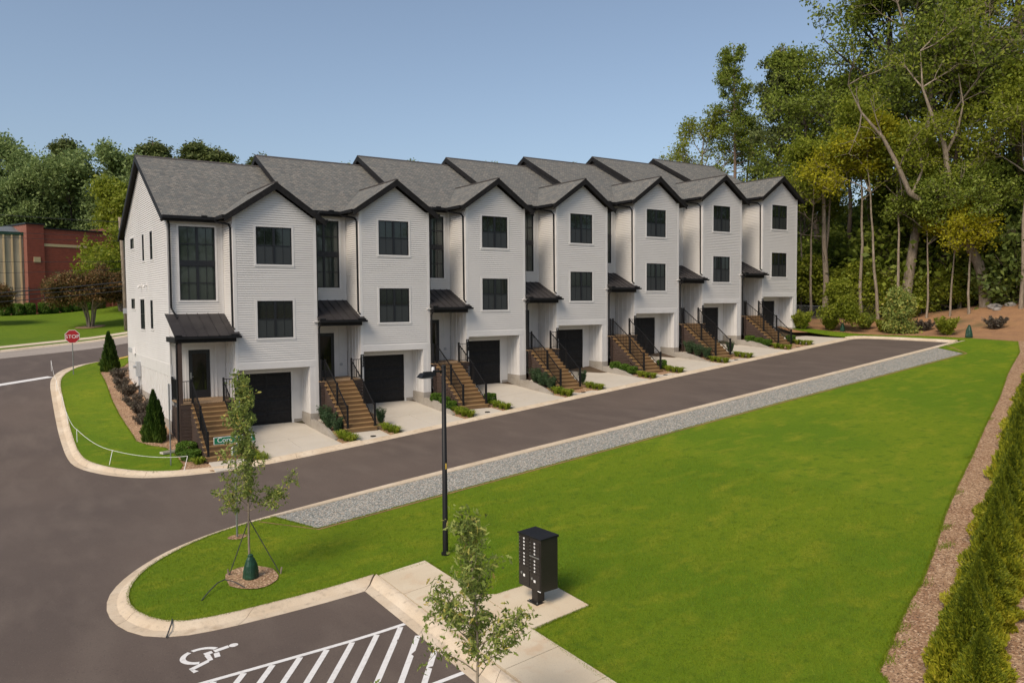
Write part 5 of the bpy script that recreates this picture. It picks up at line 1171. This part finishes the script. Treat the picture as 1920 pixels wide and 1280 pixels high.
# lamp post
lx0, ly0 = 2.92, -18.66; lz0 = float(G(lx0, ly0))+.1
lp = empty('lamp_post', (lx0, ly0, lz0), label='black street lamp with a flat LED head on the lawn edge', cat='street lamp')
MB().tube([(0,0,-.3),(0,0,.1),(0,0,4.98)], [.075,.075,.055], 14).build('pole', M['lamp'], lp, smooth=True)
MB().tube([(0,0,0),(0,0,.06)], .11, 14).build('base_cover', M['lamp'], lp); MB().tube([(0,0,4.98),(0,0,5.04)], [.062,.05], 12).build('pole_cap', M['lamp'], lp)
MB().tube([(0,0,4.88),(-.32,-.0,4.88)], .026, 8).build('arm', M['lamp'], lp)
hd_ = MB(); hd_.hexa([(-.30,-.11,4.77),(-.72,-.15,4.74),(-.72,.15,4.74),(-.30,.11,4.77)], [(-.30,-.08,4.88),(-.64,-.11,4.85),(-.64,.11,4.85),(-.30,.08,4.88)]); h_ = hd_.build('lamp_head', M['lamp'], lp)
for k in range(6): piece('cooling_fin', h_, 'lamp', -.36-k*.04, -.35-k*.04, -.08, .08, 4.85, 4.885)
piece('lens', h_, 'lens', -.68, -.38, -.10, .10, 4.72, 4.745); piece('bracket', lp, 'lamp', -.34, -.26, -.06, .06, 4.78, 4.92)
MB().tube([(-.31,0,4.88),(-.31,0,4.99),(-.31,0,5.0)], [.042,.040,.030], 12).build('photocell', M['retro'], lp)
piece('caution_tag', lp, 'yellow', -.02, .02, -.078, -.072, 2.3, 2.45)
# mailbox cluster
mz = float(G(2.95,-23.0))+.13; mbx = empty('mailbox_cluster', (2.92, -22.98, mz), math.radians(3.5), label='dark bronze cluster mailbox with sixteen small doors on a pedestal', cat='mailbox')
w_, d_, z0_, h_ = .79, .48, .37, 1.17     # front (doors) faces -X
piece('cabinet', mbx, 'mailbox', 0, d_, 0, w_, z0_, z0_+h_)
cap = MB(); cap.hexa([(-.03,-.02,z0_+h_),(d_+.02,-.02,z0_+h_),(d_+.02,w_+.02,z0_+h_),(-.03,w_+.02,z0_+h_)], [(-.03,-.02,z0_+h_+.02),(d_+.02,-.02,z0_+h_+.05),(d_+.02,w_+.02,z0_+h_+.05),(-.03,w_+.02,z0_+h_+.02)]); cap.build('cap', M['black'], mbx)
piece('pedestal', mbx, 'mailbox', .14, .34, .30, .50, .02, z0_); piece('base_plate', mbx, 'mailbox', .06, .42, .22, .58, 0, .025)
for a in (.10, .38):
    for b in (.26, .54): MB().tube([(a,b,.02),(a,b,.06)], .014, 6).build('bolt', M['galv'], mbx)
def mdoor(y0, y1, za, zb, num, big=False):
    o = MB().box(-.014, 0, y0+.006, y1-.006, za+.005, zb-.005).build('parcel_door' if big else 'mail_door', M['mailbox'], mbx)
    yc = (y0+y1)/2; s_ = .05 if big else .034
    piece('number_tag', o, 'retro', -.018, -.014, yc-s_*.6, yc+s_*.6, (za+zb)/2-s_*.55, (za+zb)/2+s_*.55)
    if num: text('digit', num, o, 'frame', (-.0185, yc, (za+zb)/2-.012), .034, rot=(PI/2,0,-PI/2))
    MB().tube([(-.014,y1-.03 if not big else yc+.09,(za+zb)/2+(.04 if big else 0)),(-.024,y1-.03 if not big else yc+.09,(za+zb)/2+(.04 if big else 0))], .030 if big else .010, 8).build('lock', M['galv'], o)
yl, yr, ymid = w_-.025, .025, w_/2; top = z0_+h_-.04; dh = .078
n_ = 1
for k in range(4): mdoor(ymid+.005, yl, top-(k+1)*dh, top-k*dh, str(n_)); n_ += 1
for k in range(4): mdoor(ymid+.005, yl, top-.03-(k+5)*dh, top-.03-(k+4)*dh, str(n_)); n_ += 1
mdoor(ymid+.005, yl, z0_+.03, top-.03-8*dh, '', True)
for k in range(4): mdoor(yr, ymid-.005, top-.04-(k+1)*dh, top-.04-k*dh, str(n_)); n_ += 1
piece('mail_slot_door', mbx, 'mailbox', -.014, 0, yr+.005, ymid-.01, top-.04-5*dh, top-.045-4*dh); piece('mail_slot', mbx, 'galv', -.03, -.012, yr+.02, ymid-.02, top-.075-4*dh, top-.05-4*dh)
for k in range(4): mdoor(yr, ymid-.005, top-.04-(k+6)*dh, top-.04-(k+5)*dh, str(n_)); n_ += 1
mdoor(yr, ymid-.005, z0_+.03, top-.04-9*dh, '', True)
piece('maker_label', mbx, 'retro', -.004, -.0, .0+.01, .12, z0_+.004, z0_+.022)

# staked young oaks in the foreground
def young_oak(seed, x, y, h, label, stake=True, wide=.75, lean=(0,0), n_l=10, spec=None):
    rng = np.random.default_rng(seed); z = float(G(x, y))+.10
    root = empty('young_oak', (x, y, z), label=label, cat='young tree'); mb = MB(); tips = []
    pts = [Vector((0,0,-.1))]; d = Vector((lean[0], lean[1], 1)).normalized(); n = 14; rs = [.035]
    for k in range(n):
        d = (d+Vector((rng.normal(0,.03), rng.normal(0,.03), .1))).normalized(); pts.append(pts[-1]+d*h/n); rs.append(.033*(1-.88*(k+1)/n))
    mb.tube(pts, rs, 8, cap=False)
    def twig(q, dd, L, r_):
        P_ = [q]; 
        for k in range(6): dd = (dd+Vector((0,0,.07))+Vector(rng.normal(0,.10,3))).normalized(); P_.append(P_[-1]+dd*L/6)
        mb.tube(P_, [r_*(1-.13*k) for k in range(7)], 4, cap=False)
        for k, p_ in enumerate(P_[2:]):
            tips.append(tuple(p_))
            if rng.random() < .55 and L > .25:
                sd_ = (dd+Vector(rng.normal(0,.8,3))).normalized(); e_ = p_+sd_*L*.3; mb.tube([p_, e_], [r_*.5, r_*.25], 3, cap=False); tips.append(tuple(e_)); tips.append(tuple(p_.lerp(e_, .5)))
    nbr = int(h*8)
    for k in range(nbr):
        t = .36+.64*(k+.5)/nbr; i_ = min(n-1, int(t*n)); q = pts[i_].lerp(pts[i_+1], t*n-i_); a = k*2.4+rng.normal(0,.5)
        L = wide*(1-.72*((t-.36)/.64)**1.3)*rng.uniform(.35, 1.15); twig(q, Vector((math.cos(a), math.sin(a), .55+.9*t)).normalized(), max(.12, L), .010*(1.4-t))
    for (a, t, L) in (spec or []):
        i = int(t*n); q = pts[i]; P_ = [q]; dd = Vector((math.cos(a), math.sin(a), .45)).normalized()
        for k in range(8): dd = (dd+Vector((0,0,.06))+Vector(rng.normal(0,.05,3))).normalized(); P_.append(P_[-1]+dd*L/8)
        mb.tube(P_, [.014-.0014*k for k in range(9)], 5, cap=False)
        for q in P_[3:]:
            tips.append(tuple(q)); grow(rng, mb, tips, q, Vector(rng.normal(0,1,3))+Vector((0,0,.6)), .28, .006, 3, 3, .5, nseg=3, wob=.2, minr=.003)
    tips = [t_ for t_ in tips if t_[2] > h*.26]
    mb.build('trunk', M['barkl'], root, smooth=True)
    # lobed leaves: each a folded five-point shape
    T = np.array(tips); C = np.repeat(T, n_l, 0)+rng.normal(size=(len(T)*n_l, 3))*np.array([.06,.06,.055]); C[:,2] -= .02; N_ = len(C)
    a = rng.normal(size=(N_,3)); a[:,2] -= .25; a /= np.linalg.norm(a,axis=1)[:,None]; b = rng.normal(size=(N_,3)); b -= a*np.sum(a*b,1)[:,None]; b /= np.linalg.norm(b,axis=1)[:,None]; c = np.cross(a,b)
    s_ = (rng.uniform(.035,.075,N_))[:,None]
    sh = [(-.9,0,0),(-.25,.30,.10),(.05,.16,.06),(.30,.48,.16),(.55,.20,.05),(1.0,0,-.08),(.55,-.20,.05),(.30,-.48,.16),(.05,-.16,.06),(-.25,-.30,.10)]
    V = np.stack([C+a*s_*p+b*s_*q+c*s_*r for p,q,r in sh], 1).reshape(-1,3); base = np.arange(N_)*10
    f1 = np.stack([base+k for k in (0,1,2,3,4,5)], 1); f2 = np.stack([base+k for k in (5,6,7,8,9,0)], 1)
    F_ = np.concatenate([f1, f2]); me = D.meshes.new('leaves'); me.from_pydata(V.tolist(), [], F_.tolist())
    tone = np.clip(rng.normal(.42,.22,N_)+(rng.random(N_) < .03)*.5, 0, 1); at = me.attributes.new('rnd','FLOAT','FACE'); at.data.foreach_set('value', np.concatenate([tone,tone]).astype(np.float32))
    me.materials.append(M['leaf_oak']); link('crown', me, root)
    return root, z, pts
yt, yz, ypts = young_oak(301, -1.66, -16.7, 5.2, 'young staked oak with a green watering bag on the grass island', wide=.95, lean=(.005,0), n_l=8, spec=[(-.35,.36,1.35),(-.7,.40,.9),(2.7,.38,.8)])
bag(-1.66, -16.80, .82, 'large green watering bag around the trunk of the staked oak on the island', yz+.0)
sheet('mulch_ring', [(-1.62+.62*math.cos(a*PI/9)*(1+.06*math.sin(a*2)), -16.72+.85*math.sin(a*PI/9)) for a in range(18)], .125, 'mulch', .3)
for k, (dx, dy) in enumerate([(-.40,.42),(.72,-.18)]):
    a = Vector((-1.64,-16.7,yz+1.5)); b = Vector((-1.66+dx, -16.7+dy, yz+.02)) 
    m = MB().tube([a, b], .013, 5); o = m.build('guy_strap', M['hose']); props(o, ['dark strap running from the island oak down to the left stake','dark strap running from the island oak down to the right stake'][k], 'tree strap', 'straps holding the island oak')
    m = MB().tube([b+Vector((0,0,-.08)), b+Vector((dx*.06,dy*.06,.16))], .022, 6); o = m.build('tree_stake', M['barkl']); props(o, ['short wooden stake left of the island oak','short wooden stake right of the island oak'][k], 'stake', 'stakes of the island oak')
y2, _, _ = young_oak(302, -.80, -26.5, 3.9, 'leafy young oak in front of the sidewalk, cut by the bottom edge', wide=1.0, lean=(-.0,.0), n_l=6, spec=[(2.5,.60,.85),(2.2,.52,.8),(-.6,.50,.9),(-.8,.45,.95)])
y3, _, _ = young_oak(303, -2.41, -26.8, 1.95, 'young tree whose top leaves just reach the bottom edge over the hatching', wide=.3, n_l=3)

sheet('planter_lawn', [(-4.6,-26.0),(.45,-26.0),(.45,-30),(-4.6,-30)], .10, 'lawn', .7)
kerb('kerb', [(-4.9,-30),(-4.9,-25.7),(.45,-25.7)], [(-4.5,-30),(-4.5,-26.05),(.45,-26.05)])
# rope barrier round the corner lawn
rp = [(-3.72,19.3),(-3.90,12.6),(-3.98,8.5),(-3.95,5.2),(-3.86,2.1),(-3.05,-1.35),(-.62,-3.45)]
tops = []
for k, (x, y) in enumerate(rp):
    z = float(G(x, y))+.1; lean = [(0,0),(.0,.1),(.05,-.1),(-.05,.15),(0,.05),(.18,.22),(.20,.12)][k]; t = Vector((x+lean[0], y+lean[1], z+.55)); tops.append(t)
    o = MB().tube([(x,y,z-.1), t], .012, 6).build('rope_stake', M['white']); props(o, ['farthest','second farthest','third','fourth','fifth','sixth, leaning','nearest, leaning'][k]+' white stake of the low rope barrier', 'stake', 'white stakes of the rope barrier')
pts = []
for a, b in zip(tops, tops[1:]):
    for j in range(8): t = j/8; pts.append(a.lerp(b, t)-Vector((0,0,.22*4*t*(1-t)*min(1,(b-a).length/5))))
pts.append(tops[-1]); props(MB().tube(pts, .0085, 5).build('rope', M['white']), 'thin white rope sagging between the stakes round the corner lawn', 'rope')
# splash blocks, ramp stones
def splash(x, y, z, rz, l):
    m = MB(); m.box(-.14,.14,-.38,.38,0,.03).box(-.14,-.10,-.38,.38,.03,.08).box(.10,.14,-.38,.38,.03,.08).box(-.10,.10,.34,.38,.03,.08)
    props(m.build('splash_block', M['concrete'], None, (x,y,z), rz), l, 'splash block', 'concrete splash blocks under the downspouts')
splash(-.62,-.75,float(G(-.62,-.75))+.1,1.9,'concrete splash block on the mulch at the foot of the porch post'); splash(-.4,15.6,float(G(-.4,15.6))+.12,.3,'concrete splash block at the far corner of the side bed')
for i in range(1, 7): splash(i*W+.22,-.55,zbed(i,i*W+.22,-.55)+.02,0,'concrete splash block beside the upper end of the bed left of the '+TH[i]+' steps')
# chain link fence at the wood edge
cf = empty('chain_link_fence', label='low chain-link fence with steel posts along the foot of the wood', cat='fence')
fp = [(46.2,2.6),(48.4,.9),(50.2,-.2),(52.2,-1.7),(54.2,-3.2),(56.0,-4.6),(57.8,-6.0),(59.6,-7.6),(61.4,-9.2)]
zf_ = [float(G(*p))-.1 for p in fp]
for (x, y), z in zip(fp, zf_): MB().tube([(x,y,z-.2),(x,y,z+1.3)], .04, 6).build('post', M['galv'], cf)
for (a, za), (b, zb_) in zip(zip(fp, zf_), zip(fp[1:], zf_[1:])): bar('top_rail', cf, 'galv', (*a, za+1.25), (*b, zb_+1.25), .035)
m = MB()
for (a, za), (b, zb_) in zip(zip(fp, zf_), zip(fp[1:], zf_[1:])):
    A = Vector((*a, za)); B = Vector((*b, zb_)); L = (B-A).length; n = int(L/.14); dv_ = (B-A)/L
    for k in range(-8, n):
        for sg in (1, -1):
            s0 = k*L/n; s1 = s0+1.2
            if sg < 0: s0, s1 = s1, s0
            t0, z0q, t1, z1q = s0, 0., s1, 1.2
            lo, hi = 0., L
            def cut(t, tt0, zz0, tt1, zz1): return zz0+(t-tt0)/(tt1-tt0)*(zz1-zz0)
            p, q = (t0, z0q), (t1, z1q)
            if min(p[0], q[0]) >= hi or max(p[0], q[0]) <= lo: continue
            if p[0] < lo: p = (lo, cut(lo, t0, z0q, t1, z1q))
            if q[0] < lo: q = (lo, cut(lo, t0, z0q, t1, z1q))
            if p[0] > hi: p = (hi, cut(hi, t0, z0q, t1, z1q))
            if q[0] > hi: q = (hi, cut(hi, t0, z0q, t1, z1q))
            c1 = A+dv_*p[0]+Vector((0,0,p[1])); c2 = A+dv_*q[0]+Vector((0,0,q[1])); e_ = Vector((0,0,.006)); m.quad(c1-e_, c1+e_, c2+e_, c2-e_)
m.build('mesh_wire', M['galv'], cf)['kind'] = 'stuff'
MB().tube([(44.6,3.6,3.75),(46.2,2.6,3.9)], .05, 6).build('gate_rail', M['galv'], cf)
# rocks on the bank
for k, (x, y, s_) in enumerate([(53.6,-8.9,.5),(54.3,-9.6,.4),(53.0,-9.3,.28)]):
    rng = np.random.default_rng(k); m = MB(); R_ = []
    for ph in np.linspace(.1, PI-.1, 6): R_.append([(math.sin(ph)*math.cos(a)*(1+rng.normal(0,.1)), math.sin(ph)*math.sin(a)*(1+rng.normal(0,.1)), .6*math.cos(ph)) for a in np.linspace(0, 2*PI, 9)[:-1]])
    for a, b in zip(R_, R_[1:]):
        for j in range(8): m.quad(a[j], b[j], b[(j+1)%8], a[(j+1)%8])
    m.quad(*R_[0]); o = m.build('boulder', M['rock'], None, (x,y,float(G(x,y))+.1)); o.scale = (s_,s_,s_); props(o, ['larger grey boulder at the foot of the bank trees','second grey boulder right of the larger one','small grey rock left of the boulders'][k], 'boulder', 'boulders on the bank')

# ------------------------------------------------------------ grass blades: lawn edges and near lawn
def blades(name, n, regions, hgt, seed, label=None):
    rng = np.random.default_rng(seed); XY = []
    for fn in regions: XY.append(fn(rng))
    XY = np.concatenate(XY); N_ = len(XY); z = G(XY[:,0], XY[:,1])+.085; a = rng.uniform(0, 2*PI, N_); h = hgt*rng.uniform(.5, 1.4, N_); w = .006+rng.uniform(0, .005, N_)
    dx = np.cos(a)*w; dy = np.sin(a)*w; lx_ = rng.normal(0, .45, N_)*h; ly_ = rng.normal(0, .45, N_)*h
    V = np.stack([np.stack([XY[:,0]-dx, XY[:,1]-dy, z], 1), np.stack([XY[:,0]+dx, XY[:,1]+dy, z], 1), np.stack([XY[:,0]+lx_, XY[:,1]+ly_, z+h], 1)], 1)
    me = D.meshes.new(name); me.vertices.add(3*N_); me.loops.add(3*N_); me.polygons.add(N_)
    me.vertices.foreach_set('co', V.astype(np.float32).ravel()); me.loops.foreach_set('vertex_index', np.arange(3*N_, dtype=np.int32)); me.polygons.foreach_set('loop_start', np.arange(0, 3*N_, 3, dtype=np.int32)); me.polygons.foreach_set('loop_total', np.full(N_, 3, dtype=np.int32))
    patch = .5+.35*np.sin(XY[:,0]*1.3+np.sin(XY[:,1]*.9)*2)*np.cos(XY[:,1]*1.1)
    at = me.attributes.new('rnd', 'FLOAT', 'FACE'); at.data.foreach_set('value', np.clip(rng.normal(.45, .2, N_)+.25*(patch-.5), 0, 1).astype(np.float32)); me.materials.append(M['bladeg']); me.update(calc_edges=True)
    return props(link(name, me), label, 'grass' if label else None, kind='stuff')
def along(poly, per_m, wid, out=.03, lim=None, closed=True):
    def f(rng):
        P_ = np.array(poly if not closed else list(poly)+[poly[0]], float); out_ = []
        for a, b in zip(P_, P_[1:]):
            L = np.hypot(*(b-a)); m_ = (a+b)/2; dist = np.hypot(m_[0]-CAM.x, m_[1]-CAM.y); k = int(L*per_m*min(1, (20/dist)**1.3)); 
            if lim and not lim(m_): continue
            t = rng.random(k)[:,None]; nrm = np.array([-(b-a)[1], (b-a)[0]])/max(L,1e-6); out_.append(a+(b-a)*t+nrm*rng.uniform(-wid, wid, k)[:,None])
        q = np.concatenate(out_); return q
    return f
def fill(poly, dens, x0, x1, y0, y1):
    def f(rng):
        n = int((x1-x0)*(y1-y0)*dens); x = rng.uniform(x0, x1, n); y = rng.uniform(y0, y1, n); k = inside(x, y, poly)
        r = np.hypot(x-CAM.x, y-CAM.y); k &= rng.random(n) < np.clip((19/r)**2.2, 0, 1); return np.stack([x[k], y[k]], 1)
    return f
blades('grass_blades', 0, [along(full, 420, .035), along(lawn_l, 420, .035), fill(full, 900, -4.6, 14, -31, -11.5), fill(lawn_l, 260, -4.2, 1, -4, 22)], .048, 3)
# wisps of weed in the mulch strip
wd = blades('weeds', 0, [lambda rng: np.concatenate([np.array(p)+rng.normal(0, .11, (130, 2))*np.array([1.5,.6]) for p in ((8.6,-28.0),(9.9,-27.6),(7.1,-28.6),(12.3,-26.9),(16.1,-25.2),(19.6,-23.8),(11.4,-28.0),(25,-21.9),(6.5,-28.8),(7.8,-28.35),(13.4,-26.3),(9.0,-28.6))])], .065, 4)
